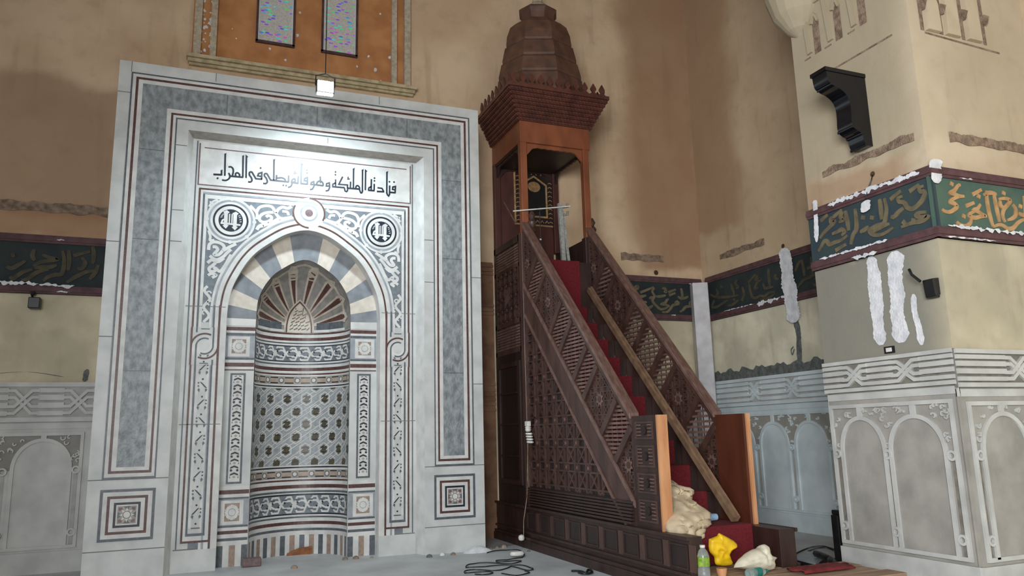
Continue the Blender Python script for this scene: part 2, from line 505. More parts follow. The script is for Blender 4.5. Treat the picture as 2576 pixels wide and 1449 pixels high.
# back wall
b = MB()
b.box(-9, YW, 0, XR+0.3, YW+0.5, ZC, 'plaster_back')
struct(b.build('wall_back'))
b = MB()
scar(b, PB, -6.0, 4.49, -1.15, 4.62); scar(b, PB, 6.6, 4.40, 7.45, 4.52)
for (px, py, rr) in ((1650, 686, 0.045),):
    p = onY(px, py, YW); b.disc(PB, p.x, p.z, rr, 0.006, 'rust_hole', 12)
smear(b, PB, [(-1.6, 2.36), (-2.0, 2.42), (-2.5, 2.38)], 0.05, 0.004, 'cement')
smear(b, PB, [(-1.36, 2.30), (-1.35, 2.38), (-1.34, 2.46)], 0.06, 0.004, 'cement')
struct(b.build('trim_7'))

# right wall
b = MB()
b.prism([(XR, YW, 0), (XR, -20, 0), (XR, -20, ZC), (XR, YW, ZC)], (0.5, 0, 0), 'plaster_right')
struct(b.build('wall_right'))
b = MB()
def R_(x, y): p = onX(x, y, XR); return (-p.y, p.z)
u0, v0 = R_(1812, 645); u1, v1 = R_(1922, 598)
scar(b, PR, u0, 4.37, u1, 4.48)
# grey cement along the top of the dado and up the cable chase
top = []; bot = []
for i in range(41):
    u = -1.05+i*(1.75+1.05)/40
    top.append((u, 2.465+0.025*sin(i*1.1)+0.018*sin(i*2.7)+0.015*sin(i*4.9))); bot.append((u, 2.29))
for i in range(40): b.poly(PR, [bot[i], bot[i+1], top[i+1], top[i]], 0.008, 'cement')
smear(b, PR, [R_(2014, 918), R_(2012, 870), R_(2008, 830), R_(2003, 805)], 0.11, 0.010, 'cement')
smear(b, PR, [R_(2006, 812), R_(2000, 770), R_(1995, 735), R_(1990, 700), R_(1985, 660), R_(1978, 625)], 0.27, 0.062, 'white_plaster')
for x, y in ((1973, 622), (2195, 440)):
    pass
p = R_(1972, 619); b.disc(PR, p[0], p[1], 0.035, 0.02, 'rust_hole', 10)
wp = [R_(1998, 872), R_(1992, 880), R_(1995, 892), R_(2000, 878)]
b.ribbon(PR, spline(wp, 5), 0.02, 0.014, 'cement')
struct(b.build('trim_8'))

# pier that stands out of the right wall
b = MB()
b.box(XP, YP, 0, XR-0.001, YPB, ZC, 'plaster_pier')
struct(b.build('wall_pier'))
b = MB()
def L_(x, y): p = onX(x, y, XP); return (-p.y, p.z)
def F_(x, y): p = onY(x, y, YP); return (p.x, p.z)
scar(b, PL, L_(2070, 430)[0], 4.28, L_(2300, 345)[0], 4.36)
scar(b, PF, F_(2387, 340)[0], 4.26, 8.2, 4.36)
smear(b, PL, [L_(2218, 868), L_(2208, 800), L_(2202, 740), L_(2198, 690), L_(2190, 645)], 0.16, 0.006, 'white_plaster')
smear(b, PL, [L_(2268, 862), L_(2262, 800), L_(2258, 740), L_(2252, 690), L_(2250, 632)], 0.18, 0.006, 'white_plaster')
smear(b, PL, [L_(2320, 868), L_(2312, 820), L_(2302, 780), L_(2298, 740)], 0.07, 0.006, 'white_plaster')
smear(b, PL, [L_(2188, 535), L_(2190, 520), L_(2192, 505)], 0.12, 0.07, 'white_plaster')
smear(b, PL, [L_(2064, 610), L_(2062, 560), L_(2060, 520), L_(2058, 505)], 0.07, 0.055, 'white_plaster')
smear(b, PF, [F_(2345, 465), F_(2345, 440), F_(2340, 420), F_(2345, 405)], 0.16, 0.055, 'white_plaster')
p = L_(2196, 438); b.disc(PL, p[0], p[1], 0.03, 0.006, 'rust_hole', 10)
# groove below the blind arches, left face
a = L_(2093, 172); c = L_(2245, 92)
b.ribbon(PL, [(a[0], (a[1]+c[1])/2), (c[0], (a[1]+c[1])/2)], 0.02, 0.003, 'scar')
# blind muqarnas arches carved at the top of the pier
def blind(F, u, v0, v1, w, m='scar'):
    pts = [(u-w/2, v0), (u+w/2, v0), (u+w/2, v1-w), (u+w*0.25, v1-w*0.3), (u, v1), (u-w*0.25, v1-w*0.3), (u-w/2, v1-w)]
    b.poly(F, pts, 0.004, m); b.ribbon(F, pts[2:], 0.03, 0.03, 'plaster_pier', False, 0)
zb = (a[1]+c[1])/2
for k, uu in enumerate((3.80, 4.12, 4.46)):
    blind(PL, uu, zb+0.30, zb+0.78, 0.10)
    b.ribbon(PL, [(uu-0.22, zb+0.30), (uu-0.12, zb+0.30)], 0.018, 0.004, 'scar')
    b.ribbon(PL, [(uu-0.11, zb+0.34), (uu-0.16, zb+0.95)], 0.06, 0.03, 'plaster_pier', False, 0)
for dz in (0.93, 1.02, 1.16): b.ribbon(PL, [(3.45, zb+dz), (5.0, zb+dz)], 0.035, 0.03, 'plaster_pier', False, 0)
# corbelled springing above, at the far corner
b.lathe([(0.0, -0.42), (0.16, -0.30), (0.30, -0.12), (0.38, 0.15), (0.42, 0.6), (0.42, 1.4)], (XP+0.05, YPB-0.12, zb+1.02), 'plaster_pier', 20)
# muqarnas columns of the front face
z0 = F_(2400, 95)[1]
b.ribbon(PF, [(F_(2325, 76)[0], z0-0.02), (F_(2510, 108)[0], z0-0.06)], 0.02, 0.004, 'scar')
for k, xx in enumerate((2318, 2365, 2418, 2470)):
    u = F_(xx, 60)[0]
    b.ribbon(PF, [(u, z0), (u, z0+1.6)], 0.05, 0.004, 'scar')
    if k < 3:
        b.ribbon(PF, [(u+0.13, z0+0.0), (u+0.13, z0+0.3), (u+0.10, z0+0.5), (u+0.10, z0+1.6)], [0.19, 0.17, 0.11, 0.11], 0.05, 'plaster_pier', False, 0)
    b.poly(PF, [(u-0.03, z0+0.32), (u+0.06, z0+0.32), (u+0.015, z0+0.22)], 0.052, 'scar', 0.004)
struct(b.build('trim_9'))

# ------------------------------------------------------------------ dado panelling
def arch_pts(u, w, z0, zs, zt, n=10):
    """outline of a slightly pointed arch, from lower left to lower right"""
    L = [(u-w/2, z0)]
    for i in range(n+1):
        t = i/n*pi/2
        L.append((u-w/2*cos(t)**1.0, zs+(zt-zs)*sin(t)**0.92))
    return L+[(2*u-x, y) for x, y in reversed(L[:-1])]
def dado(name, F, u0, u1, ztop, zband, zpl, arches, mm='dado_white', gr='dado_groove', field='dado_dusty', plinth=0.05, knots=(), zs=1.22, zt=1.58, bottom=0.0):
    b = MB(); th = 0.035
    b.rect(F, u0, zpl, u1, zband, 0.008, field if arches else mm, 0)
    b.rect(F, u0, bottom, u1, zpl, plinth, mm, 0)
    # banded cornice: fillets with interlacing knots between them
    b.rect(F, u0, zband, u1, ztop, th, gr, 0)
    h = ztop-zband
    ys = [0.06, 0.22, 0.42, 0.62, 0.80, 0.95]; ws = [0.10, 0.10, 0.12, 0.12, 0.10, 0.10]
    for k, y in enumerate(ys):
        y = zband+h*y; w = h*ws[k]*1.15
        if k in (1, 2, 3, 4) and knots:
            segs = []; cur = u0
            for kn in knots:
                segs.append((cur, kn-0.16)); cur = kn+0.16
            segs.append((cur, u1))
        else: segs = [(u0, u1)]
        for a, c in segs:
            if c > a: b.ribbon(F, [(a, y), (c, y)], w, th+0.022, mm, False, th)
    for kn in knots:
        for s_ in (-1, 1):
            for off in (0.0, 0.17):
                y1 = zband+h*(0.22+off); y2 = zband+h*(0.62+off)
                b.ribbon(F, [(kn-s_*0.17, y1), (kn-s_*0.09, y1), (kn+s_*0.09, y2), (kn+s_*0.17, y2)], 0.035, th+0.026+0.003*s_, mm, False, th)
    b.ribbon(F, [(u0, zband-0.05), (u1, zband-0.05)], 0.07, 0.018, mm, False, 0)
    if arches:
        ztf = zband-0.13
        ul = arches[0][0]-arches[0][1]/2-0.13; ur = arches[-1][0]+arches[-1][1]/2+0.13
        b.rframe(F, ul, zpl+0.03, ur, ztf, 0.038, 0.032, mm, 0)
        b.rect(F, ul, zs, ur, ztf, 0.009, 'dado_dusty', 0.008)
        # carved leaf scrolls in the spandrels
        rnd = random.Random(int(ul*100))
        for k in range(int((ur-ul)*60)):
            u = rnd.uniform(ul+0.05, ur-0.05); v = rnd.uniform(zs+0.02, ztf-0.04)
            if any(abs(u-au) < aw/2+0.03 and v < zs+(zt-zs)*sqrt(max(0, 1-((u-au)/(aw/2+0.03))**2))+0.06 for au, aw in arches): continue
            r = rnd.uniform(0.014, 0.026); a0 = rnd.uniform(0, 6.28)
            b.ring(F, u, v, r, 0.013, 0.03, mm, 7, a0, a0+4.2, 0.009)
        for au, aw in arches:
            P = arch_pts(au, aw, zpl+0.05, zs, zt)
            b.poly(F, P, 0.012, field)
            b.ribbon(F, P, 0.042, 0.032, mm, False, 0.01)
            b.ribbon(F, [(au, zt+0.01), (au, ztf)], 0.06, 0.03, mm, False, 0.01)
        es = [arches[0][0]-arches[0][1]/2-0.065]+[(arches[i][0]+arches[i][1]/2+arches[i+1][0]-arches[i+1][1]/2)/2 for i in range(len(arches)-1)]+[arches[-1][0]+arches[-1][1]/2+0.065]
        for e in es:
            b.ribbon(F, [(e, zpl+0.26), (e, zs-0.06)], 0.045, 0.013, gr)
            b.ribbon(F, [(e, zpl+0.07), (e, zpl+0.17)], 0.045, 0.013, gr)
            for zz in (zs-0.01, zpl+0.215):
                b.ring(F, e, zz, 0.038, 0.022, 0.04, mm, 14, d0=0.01)
    return struct(b.build(name))
dado('trim_1', PL, -YPB+0.02, -YP+0.02, 2.185, 1.855, 0.25, [(3.84, 0.56), (4.50, 0.62)], knots=(3.86, 4.50))
dado('trim_2', PF, XP-0.035, XR, 2.175, 1.825, 0.25, [(6.98, 0.62), (7.72, 0.62)], knots=(7.25,))
dado('trim_3', PR, -YW+0.12, -YPB, 2.30, 1.86, 0.25, [(-0.35, 0.62), (0.42, 0.62), (1.19, 0.62), (1.96, 0.62), (2.73, 0.62)], mm='dado_blue_lit', field='dado_blue_lit', gr='dado_faint', plinth=0.03, knots=(0.1, 0.95, 1.8))
dado('trim_4', PB, -6.0, -1.125, 2.285, 1.80, 0.25, [(-4.1, 0.62), (-3.33, 0.62), (-2.56, 0.62), (-1.75, 0.62)], field='dado_white', gr='dado_faint', plinth=0.03, knots=(-3.0, -2.0, -1.4))
b = MB()
for z0, z1, dd in ((0, 0.30, 0.03), (0.30, 2.28, 0.012)): b.rect(PB, 3.64, z0, 4.24, z1, dd, 'brown_primer', 0)
for z in (2.27, 2.18, 2.11, 2.04, 1.97, 1.88): b.ribbon(PB, [(3.64, z), (4.24, z)], 0.045, 0.03, 'brown_primer', False, 0)
for z in (4.14, 4.07, 4.01, 3.50, 3.43, 3.37): b.ribbon(PB, [(3.64, z), (4.24, z)], 0.04, 0.03, 'brown_primer', False, 0)
b.rect(PB, 3.64, 2.28, 4.24, 4.2, 0.008, 'brown_primer', 0)
struct(b.build('trim_5'))
b = MB()
b.rect(PB, 5.45, 0, XR-0.1, 2.285, 0.03, 'dado_white', 0)
struct(b.build('trim_6'))

# ------------------------------------------------------------------ upper window over the prayer niche
b = MB()
xc = 1.285
b.rect(PB, xc-1.62, 6.95, xc+1.62, ZC-0.3, 0.01, 'orange_paint', 0)
for s_ in (-1, 1):
    for o_, w in ((1.55, 0.10), (1.335, 0.085)):
        b.ribbon(PB, [(xc+s_*o_, 6.95), (xc+s_*o_, ZC-0.3)], w, 0.07, 'frame_stone', False, 0)
rnd = random.Random(3)
for k in range(46):     # flaking paint
    side = rnd.random()
    if side < 0.6: u, v = xc-1.44+rnd.uniform(-.07, .07), rnd.choice((7.0, 7.15, 7.35, 7.6, 7.75, 8.0))+rnd.uniform(-.1, .12)
    else: u, v = xc+rnd.uniform(-1.2, 1.4), 7.0+rnd.random()**2*1.3
    r = rnd.uniform(0.008, 0.034)
    b.poly(PB, [(u+r*rnd.uniform(.5, 1.2)*cos(a*0.9), v+r*rnd.uniform(.5, 1.5)*sin(a*0.9)) for a in range(7)], 0.0125, 'white_plaster')
for l, r_ in ((0.56, 1.06), (1.517, 2.011)):
    for a0, a1, c0, c1 in ((l-0.03, 7.345, l, ZC-0.6), (r_, 7.345, r_+0.03, ZC-0.6), (l-0.03, 7.335, r_+0.03, 7.375)):
        b.box(a0, YW-0.05, a1, c0, YW, c1, 'window_purple')
win = struct(b.build('window_1'))
for l, r_ in ((0.56, 1.06), (1.517, 2.011)):
    g = MB(); g.box(l, YW-0.03, 7.375, r_, YW-0.012, ZC-0.6, 'sparkle_glass')
    for a0, a1 in ((l, l+0.018), (r_-0.018, r_)): g.box(a0, YW-0.04, 7.375, a1, YW-0.03, ZC-0.6, 'marble_white')
    g.build('pane', win)
sb = MB()
for k, (z0, z1, pr) in enumerate(((6.815, 6.85, 0.06), (6.85, 6.90, 0.10), (6.90, 6.95, 0.15))):
    sb.box(xc-1.62-pr*0.4, YW-pr, z0, xc+1.62+pr*0.4, YW, z1, 'sill_stone')
sb.build('sill', win)

# ------------------------------------------------------------------ inscription friezes
def frieze(name, F, u0, u1, z0, z1, strokes, label, body, gold, letter_w, white=(), trim=0.105, d=0.03):
    """painted band: dark field, two plum mouldings, raised lettering"""
    t = thing(name, label, 'inscription band', F((u0+u1)/2, z0, 0))
    b = MB(); b.rect(F, u0, z0, u1, z1, d, body, 0); b.build('field', t)
    for a in (z0, z1-trim):
        m = MB()
        m.ribbon(F, [(u0, a+trim*0.5), (u1, a+trim*0.5)], trim, d+0.02, 'frieze_trim', False, 0)
        m.ribbon(F, [(u0, a+trim*0.5), (u1, a+trim*0.5)], trim*0.45, d+0.032, 'frieze_trim', False, 0)
        for (wu0, wu1, wv, ww) in white:
            if a-0.03 < wv < a+trim+0.03:
                N_ = max(20, int(abs(wu1-wu0)*70))
                pts = [(wu0+(wu1-wu0)*i/N_, wv+ww*0.35*noise.noise(Vector((i*0.23, wu0*5, wv*3)))) for i in range(N_+1)]
                m.ribbon(F, pts, [max(0.002, ww*(0.55+0.9*noise.noise(Vector((i*0.31, wv*9, wu0*4)))+0.4*noise.noise(Vector((i*0.9, 3, wu0)))))*min(1, i/4, (N_-i)/4) for i in range(N_+1)], d+0.036, 'white_plaster')
        m.build('moulding', t)
    l = MB()
    for st in strokes:
        w = letter_w
        if isinstance(st[0], (int, float)): w = st[0]*letter_w; st = st[1]
        if len(st) == 1: l.disc(F, st[0][0], st[0][1], w*0.62, d+0.012, gold, 4, d, rot=0.4)
        else:
            p = spline(st, 5) if len(st) > 2 else st
            n = len(p); l.ribbon(F, p, [w*(0.55+0.45*sin(pi*min(1, (i+0.6)/(n-0.2)))) for i in range(n)], d+0.012, gold, False, d)
    l.build('lettering', t)
    return t
def px(fn, pts, off, s):
    return [fn(off[0]+x*s, off[1]+y*s) for x, y in pts]
# pier, front face: traced letters
o_, s_ = (2330, 430), 246/1876.0
fs = [[(590, 300), (545, 300), (470, 400), (400, 440), (480, 470), (560, 500), (660, 510)], [(660, 510), (540, 520), (430, 570), (400, 620), (470, 650), (520, 700), (470, 760), (370, 810), (280, 790), (240, 750)],
      [(425, 275)], [(830, 470), (990, 380)], [(700, 690), (850, 630)], [(940, 510)],
      [(970, 660), (920, 740), (850, 770), (920, 800), (1000, 850), (1090, 890)], [(1090, 890), (960, 900), (860, 920), (770, 890), (770, 840), (860, 800)], [(800, 930), (780, 1010), (720, 1070), (640, 1080), (560, 1040), (520, 990)], [(655, 890)],
      [(1090, 400), (1100, 560), (1130, 760), (1180, 960), (1220, 1090)], [(1230, 420), (1250, 560), (1290, 760), (1320, 900), (1340, 1000)], [(1040, 480), (1150, 440), (1280, 470)],
      [(1330, 560), (1440, 550), (1540, 590), (1480, 680), (1420, 760), (1400, 880), (1450, 1000)], [(1350, 590), (1360, 680), (1430, 740)], [(1590, 660), (1650, 760), (1640, 870), (1580, 930), (1500, 960)], [(1220, 1090), (1330, 1050), (1420, 1080), (1500, 1130), (1600, 1110), (1680, 1020), (1780, 960), (1880, 940)],
      [(1700, 830), (1790, 870), (1880, 840)], [(1810, 500), (1830, 640), (1830, 860)], [(1740, 700)], [(1420, 450)]]
fs = [px(F_, a, o_, s_) for a in fs]
fs += [[(u+1.18, v) for u, v in a] for a in fs[6:16] if all(q_[0]+1.18 < XR for q_ in a)]
frieze('inscription_band', PF, XP-0.05, XR, 3.245, 3.955, fs, 'green inscription band on the front of the pier, its ochre letters the brightest', 'frieze_green', 'gold_paint', 0.046,
       [(6.55, 8.2, 3.36, 0.05), (6.50, 7.2, 3.25, 0.02), (6.8, 7.0, 3.86, 0.02)])
# pier, left face
o_, s_ = (2050, 450), 320/1855.0
fs = [[(1620, 110), (1560, 140), (1580, 190), (1630, 190), (1640, 240), (1580, 350), (1470, 440), (1390, 420), (1340, 350), (1270, 340), (1250, 290), (1310, 260)], [(1420, 190), (1560, 90)], [(1140, 310), (1290, 180)],
      [(1330, 430), (1260, 490), (1190, 560), (1150, 550)], [(1660, 490), (1560, 500), (1520, 540), (1600, 570), (1680, 560), (1600, 620), (1480, 640), (1400, 670), (1300, 710)], [(1480, 580), (1470, 640)], [(1320, 620), (1380, 680)],
      [(1050, 290), (1080, 420), (1070, 560), (1040, 660), (940, 690), (840, 760), (900, 820), (1030, 810), (1180, 720)], [(980, 300), (1000, 450), (1010, 600)], [(880, 780), (980, 720), (1120, 660)],
      [(480, 470), (510, 620), (530, 760)], [(620, 440), (640, 600), (640, 740), (590, 830), (560, 960)], [(440, 480), (410, 560), (450, 600), (390, 640)],
      [(320, 560), (270, 580), (270, 630), (320, 630), (240, 720), (160, 800), (110, 870)], [(290, 810), (380, 770), (430, 740), (470, 780), (430, 830)], [(510, 830), (420, 900), (330, 930), (250, 960), (210, 910), (170, 920), (130, 990), (90, 1060)], [(340, 1050), (490, 960)], [(120, 620), (220, 530)], [(310, 560), (430, 460)], [(740, 570)], [(870, 570)], [(700, 780), (760, 750), (820, 700)]]
fs = [px(L_, a, o_, s_) for a in fs]
frieze('inscription_band', PL, -YPB+0.01, -YP+0.05, 3.245, 3.955, fs, 'blue-green inscription band on the left face of the pier, below the black bracket', 'frieze_dark', 'gold_dull', 0.05,
       [(3.55, 4.5, 3.35, 0.035), (4.0, 4.35, 3.26, 0.05), (3.75, 4.55, 3.93, 0.06), (4.5, 4.95, 3.92, 0.07)])
# right wall
o_, s_ = (1780, 630), 310/2364.0
fs = [[(200, 740), (230, 830), (190, 880)], [(90, 850), (200, 900), (330, 900), (470, 890), (620, 860)], [(160, 960), (120, 1080), (200, 1090), (340, 1010), (420, 960)], [(420, 1060), (520, 1040), (620, 960)], [(480, 640), (520, 760), (540, 860)],
      [(600, 560), (570, 640), (620, 700), (580, 740)], [(820, 620), (950, 470)], [(1000, 480), (960, 560), (1040, 560), (980, 640), (940, 740), (1000, 720)], [(700, 700), (730, 840), (700, 950)], [(830, 640), (860, 800), (900, 900), (980, 910), (1060, 860)], [(1040, 870), (1130, 880), (1210, 820), (1310, 800)], [(1100, 640), (1140, 730), (1200, 720), (1290, 700)], [(1200, 350), (1210, 520), (1230, 700)], [(1350, 460), (1330, 520), (1390, 560)], [(1050, 950), (1180, 930), (1320, 840)],
      [(1820, 190), (1760, 300), (1720, 400)], [(1840, 180), (1880, 360), (1900, 500)], [(2020, 120), (2040, 300), (2060, 460)], [(1750, 730), (1820, 640), (1900, 560), (2000, 520), (2100, 470), (2180, 470)], [(2100, 520), (2160, 600), (2110, 670), (2070, 640)], [(1950, 350), (2050, 330), (2110, 380)], [(300, 700)], [(540, 940)], [(700, 950)]]
fs = [px(R_, a, o_, s_) for a in fs]
frieze('inscription_band', PR, -YW+0.14, -YPB-0.02, 3.36, 4.135, fs, 'dark green inscription band along the right wall, crossed by a white plaster streak', 'frieze_night', 'gold_faint', 0.05,
       [(0.35, 0.75, 3.45, 0.09), (0.6, 1.25, 3.46, 0.05), (-0.5, 0.3, 3.465, 0.02)])
# back wall, right of the pulpit
B_ = lambda x, y: (lambda p: (p.x, p.z))(onY(x, y, YW))
o_, s_ = (1570, 680), 220/2277.0
fs = [[(230, 440), (320, 430), (310, 490), (240, 490)], [(390, 590), (740, 450)], [(370, 680), (440, 690), (540, 660)], [(760, 470), (700, 560), (760, 680), (700, 760), (740, 860), (820, 950), (920, 1020), (1040, 1000), (1150, 930)], [(960, 480), (1030, 490), (1060, 570), (1000, 560)], [(800, 690), (920, 690), (1050, 660)], [(1130, 760), (1080, 780), (1040, 850), (950, 890), (1050, 910), (1140, 930)], [(960, 1100), (1090, 1090), (1170, 1010), (1240, 920), (1380, 880), (1350, 820), (1280, 850)], [(1120, 580), (1310, 510)], [(1140, 660), (1300, 600)], [(1370, 690), (1440, 740), (1560, 730), (1630, 690)], [(1420, 1090), (1500, 1040), (1560, 970), (1660, 950), (1800, 970)], [(1720, 800), (1680, 880), (1740, 960)], [(1450, 480), (1480, 640), (1470, 760)], [(480, 840), (560, 840)], [(580, 980), (640, 980), (720, 920)], [(620, 740), (700, 720), (760, 760)], [(1900, 720)]]
fs = [px(B_, a, o_, s_) for a in fs]
frieze('inscription_band', PB, 5.5, XR-0.066, 3.37, 4.13, fs, 'dark green inscription band on the back wall between the pulpit and the corner', 'frieze_night', 'gold_dull', 0.05, [(7.9, 8.0, 4.03, 0.03), (7.5, 7.6, 3.46, 0.03)])
# back wall, left of the niche
o_, s_ = (0, 580), 270/1956.0
fs = [[(130, 660), (220, 700), (330, 650), (480, 560)], [(190, 850), (250, 890), (330, 830), (450, 760), (600, 720)], [(400, 920), (520, 890), (640, 800), (780, 740), (900, 720)], [(640, 350), (600, 470), (650, 560)], [(780, 450), (900, 500), (1040, 540), (900, 560), (720, 600), (620, 660)], [(640, 690), (760, 680), (920, 680), (1050, 640)], [(800, 930), (880, 860), (1000, 820), (1140, 790), (1180, 560), (1150, 380)], [(1260, 370), (1270, 560), (1250, 740)], [(1230, 960), (1330, 890), (1460, 820), (1600, 760), (1760, 740)], [(1500, 500), (1560, 600), (1500, 700), (1420, 700)], [(1700, 300), (1720, 480), (1690, 620)], [(1350, 470), (1650, 390)], [(240, 420), (260, 500)], [(1640, 900), (1740, 780), (1800, 640)]]
fs = [px(B_, a, o_, s_) for a in fs]
fs += [[(u-1.3, v) for u, v in a] for a in fs]
frieze('inscription_band', PB, -6.0, -1.125, 3.41, 4.175, fs, 'nearly black inscription band at the left edge, left of the marble niche', 'frieze_night', 'gold_faint', 0.055, [(-2.4, -1.95, 3.53, 0.06), (-1.95, -1.55, 3.52, 0.05), (-1.75, -1.6, 3.44, 0.03), (-1.8, -1.7, 4.12, 0.02)])
# ================================================================== marble prayer niche
XC = 1.262
mih = thing('prayer_niche', 'tall inlaid white and grey marble prayer niche with a black Arabic inscription', 'prayer niche', (XC, 0, 0))
M0 = lambda u, v, d: Vector((XC+u, -d, v))
D1, D2 = 0.20, 0.40
M1 = lambda u, v, d: Vector((XC+u, D1-d, v))
M2 = lambda u, v, d: Vector((XC+u, D2-d, v))
HW, TOP = 2.377, 6.24
RO, RT = 1.545, 5.415      # edge of the recess at the face
RI, RTI = 1.482, 5.385     # edge of the recess at its back
def pi_shape(hw, top, bot=0.0):
    return [(-hw, bot), (-hw, top), (hw, top), (hw, bot)]
# outer frame of white slabs
b = MB()
outer = [(-HW, 0), (-HW, TOP), (-RO, TOP), (-RO, 0)]
for s_ in (-1, 1):
    b.prism([M0(s_*HW, 0, 0), M0(s_*RO, 0, 0), M0(s_*RO, TOP, 0), M0(s_*HW, TOP, 0)], (0, 1.09, 0), 'marble')
b.prism([M0(-RO, RT, 0), M0(RO, RT, 0), M0(RO, TOP, 0), M0(-RO, TOP, 0)], (0, 1.09, 0), 'marble')
# splayed sides and soffit of the recess
for s_ in (-1, 1): b.face([M0(s_*RO, 0, 0), M1(s_*RI, 0, 0), M1(s_*RI, RTI, 0), M0(s_*RO, RT, 0)], 'marble_white')
b.face([M0(-RO, RT, 0), M0(RO, RT, 0), M1(RI, RTI, 0), M1(-RI, RTI, 0)], 'stone_greytan')
# slab joints
for u0, u1, v in ((-HW, -2.233, 5.82), (-HW, -2.233, 3.9), (-HW, -2.233, 2.75), (2.233, HW, 3.7), (2.233, HW, 2.2), (-2.377, -1.545, 1.11), (1.545, 2.377, 1.11), (-2.377, -1.545, 0.33), (1.545, 2.377, 0.34), (-1.68, -1.55, 4.35), (-1.68, -1.55, 3.95), (1.55, 1.68, 4.2), (1.55, 1.68, 3.6), (-1.68, -1.55, 5.2)):
    b.ribbon(M0, [(u0, v), (u1, v)], 0.010, 0.0012, 'marble_joint')
for u, v0, v1 in ((-1.25, 6.12, TOP), (-2.24, 6.1, TOP), (0.9, 6.12, TOP), (0.2, 5.45, 5.53)):
    b.ribbon(M0, [(u, v0), (u, v1)], 0.008, 0.0012, 'marble_joint')
b.build('frame', mih)
# grey marble border with its stripes
def u_strip(b, a, c, bot, d, m):
    """U-shaped strip of the border between half-widths a (inner) and c (outer)"""
    e = TOP-HW
    for s_ in (-1, 1): b.poly(M0, [(s_*a, bot), (s_*c, bot), (s_*c, e+c), (s_*a, e+a)], d, m)
    b.poly(M0, [(-c, e+c), (-a, e+a), (a, e+a), (c, e+c)], d, m)
b = MB()
zb = 1.245
u_strip(b, 1.805, 2.10, zb, 0.003, 'marble_grey')
for s_ in (-1, 1):
    for v in (2.35, 3.95, 5.1): b.ribbon(M0, [(s_*1.81, v), (s_*2.095, v+0.0)], 0.008, 0.004, 'stone_blue')
for u in (-1.1, 0.05, 1.3): b.ribbon(M0, [(u, 5.68), (u, 5.95)], 0.008, 0.004, 'stone_blue')
b.build('grey_border', mih)
b = MB()
for a, c, bt, m in ((2.10, 2.15, zb-0.04, 'marble_white'), (2.15, 2.18, zb-0.07, 'stone_brown'), (2.18, 2.217, zb-0.11, 'marble_white'), (2.217, 2.237, zb-0.13, 'stone_blue'),
                    (1.756, 1.805, zb-0.04, 'marble_white'), (1.730, 1.756, zb-0.07, 'stone_brown'), (1.698, 1.730, zb-0.11, 'marble_white'), (1.681, 1.698, zb-0.13, 'stone_blue')):
    u_strip(b, a, c, bt, 0.004, m)
for s_ in (-1, 1):
    for a, c, z0, z1, m in ((1.756, 2.15, zb-0.04, zb, 'marble_white'), (1.73, 2.18, zb-0.07, zb-0.04, 'stone_brown'), (1.698, 2.217, zb-0.11, zb-0.07, 'marble_white'), (1.681, 2.237, zb-0.135, zb-0.11, 'stone_blue')):
        b.rect(M0, min(s_*a, s_*c), z0, max(s_*a, s_*c), z1, 0.0045, m)
b.build('striped_edging', mih)
# two square panels with stars
def star8(F, b, u, v, r, d, m, rot=0.0, inner=0.62):
    b.poly(F, [(u+(r if k % 2 == 0 else r*inner)*cos(rot+k*pi/8), v+(r if k % 2 == 0 else r*inner)*sin(rot+k*pi/8)) for k in range(16)], d, m)
for s_ in (-1, 1):
    b = MB(); c = s_*1.957; h = 0.285; v = 0.715
    for k, (w, m) in enumerate(((0.03, 'stone_blue'), (0.045, 'marble_white'), (0.03, 'stone_brown'), (0.042, 'marble_white'), (0.026, 'stone_black'), (0.014, 'marble_white'))):
        b.rframe(M0, c-h, v-h, c+h, v+h, w, 0.004, m); h -= w
    b.rect(M0, c-h, v-h, c+h, v+h, 0.003, 'stone_greytan')
    for x, y in ((-1, -1), (1, -1), (1, 1), (-1, 1)): b.rect(M0, c+x*h*0.68-0.02, v+y*h*0.68-0.018, c+x*h*0.68+0.02, v+y*h*0.68+0.018, 0.004, 'stone_mauve')
    for x, y in ((0, -1), (1, 0), (0, 1), (-1, 0)):
        p = (c+x*h*0.95, v+y*h*0.95); b.poly(M0, [(p[0]-y*0.035, p[1]+x*0.035), (p[0]+y*0.035, p[1]-x*0.035), (p[0]-x*0.045, p[1]-y*0.045)], 0.004, 'stone_blue')
    star8(M0, b, c, v, h*0.85, 0.0045, 'marble_white', pi/8*0, 0.5)
    b.ring(M0, c, v, h*0.42, 0.008, 0.005, 'stone_mauve', 8); star8(M0, b, c, v, h*0.25, 0.006, 'marble_white')
    b.build('star_panel', mih)

# ---- recessed arch panel
AR = [(0.0, 4.265), (0.13, 4.245), (0.30, 4.18), (0.48, 4.06), (0.645, 3.925), (0.765, 3.775), (0.855, 3.61), (0.92, 3.46), (0.955, 3.32), (0.974, 3.16), (0.98, 2.95), (0.98, 0.0)]
IN = [(0.0, 3.905), (0.10, 3.882), (0.23, 3.812), (0.405, 3.68), (0.525, 3.515), (0.592, 3.35), (0.612, 3.19), (0.617, 2.99), (0.61, 0.0)]
def smooth_arch(P, n=5):
    body = spline(P[:-1], n); return body+[P[-1]]
ARs = smooth_arch(AR); INs = smooth_arch(IN)
def full(P): return [(-u, v) for u, v in reversed(P)]+[p for p in P[1:]]     # lower left over the apex to lower right
def offset(P, w):
    """outline moved outwards by w"""
    out = []
    for i, (u, v) in enumerate(P):
        a = P[max(i-1, 0)]; c = P[min(i+1, len(P)-1)]
        dx, dy = c[0]-a[0], c[1]-a[1]; l = sqrt(dx*dx+dy*dy)
        nx, ny = (-dy/l, dx/l)
        if i == 0: nx, ny = -1, 0
        if i == len(P)-1: nx, ny = 1, 0
        out.append((u+nx*w, v+ny*w))
    return out
AF = full(ARs); IF = full(INs)
b = MB()
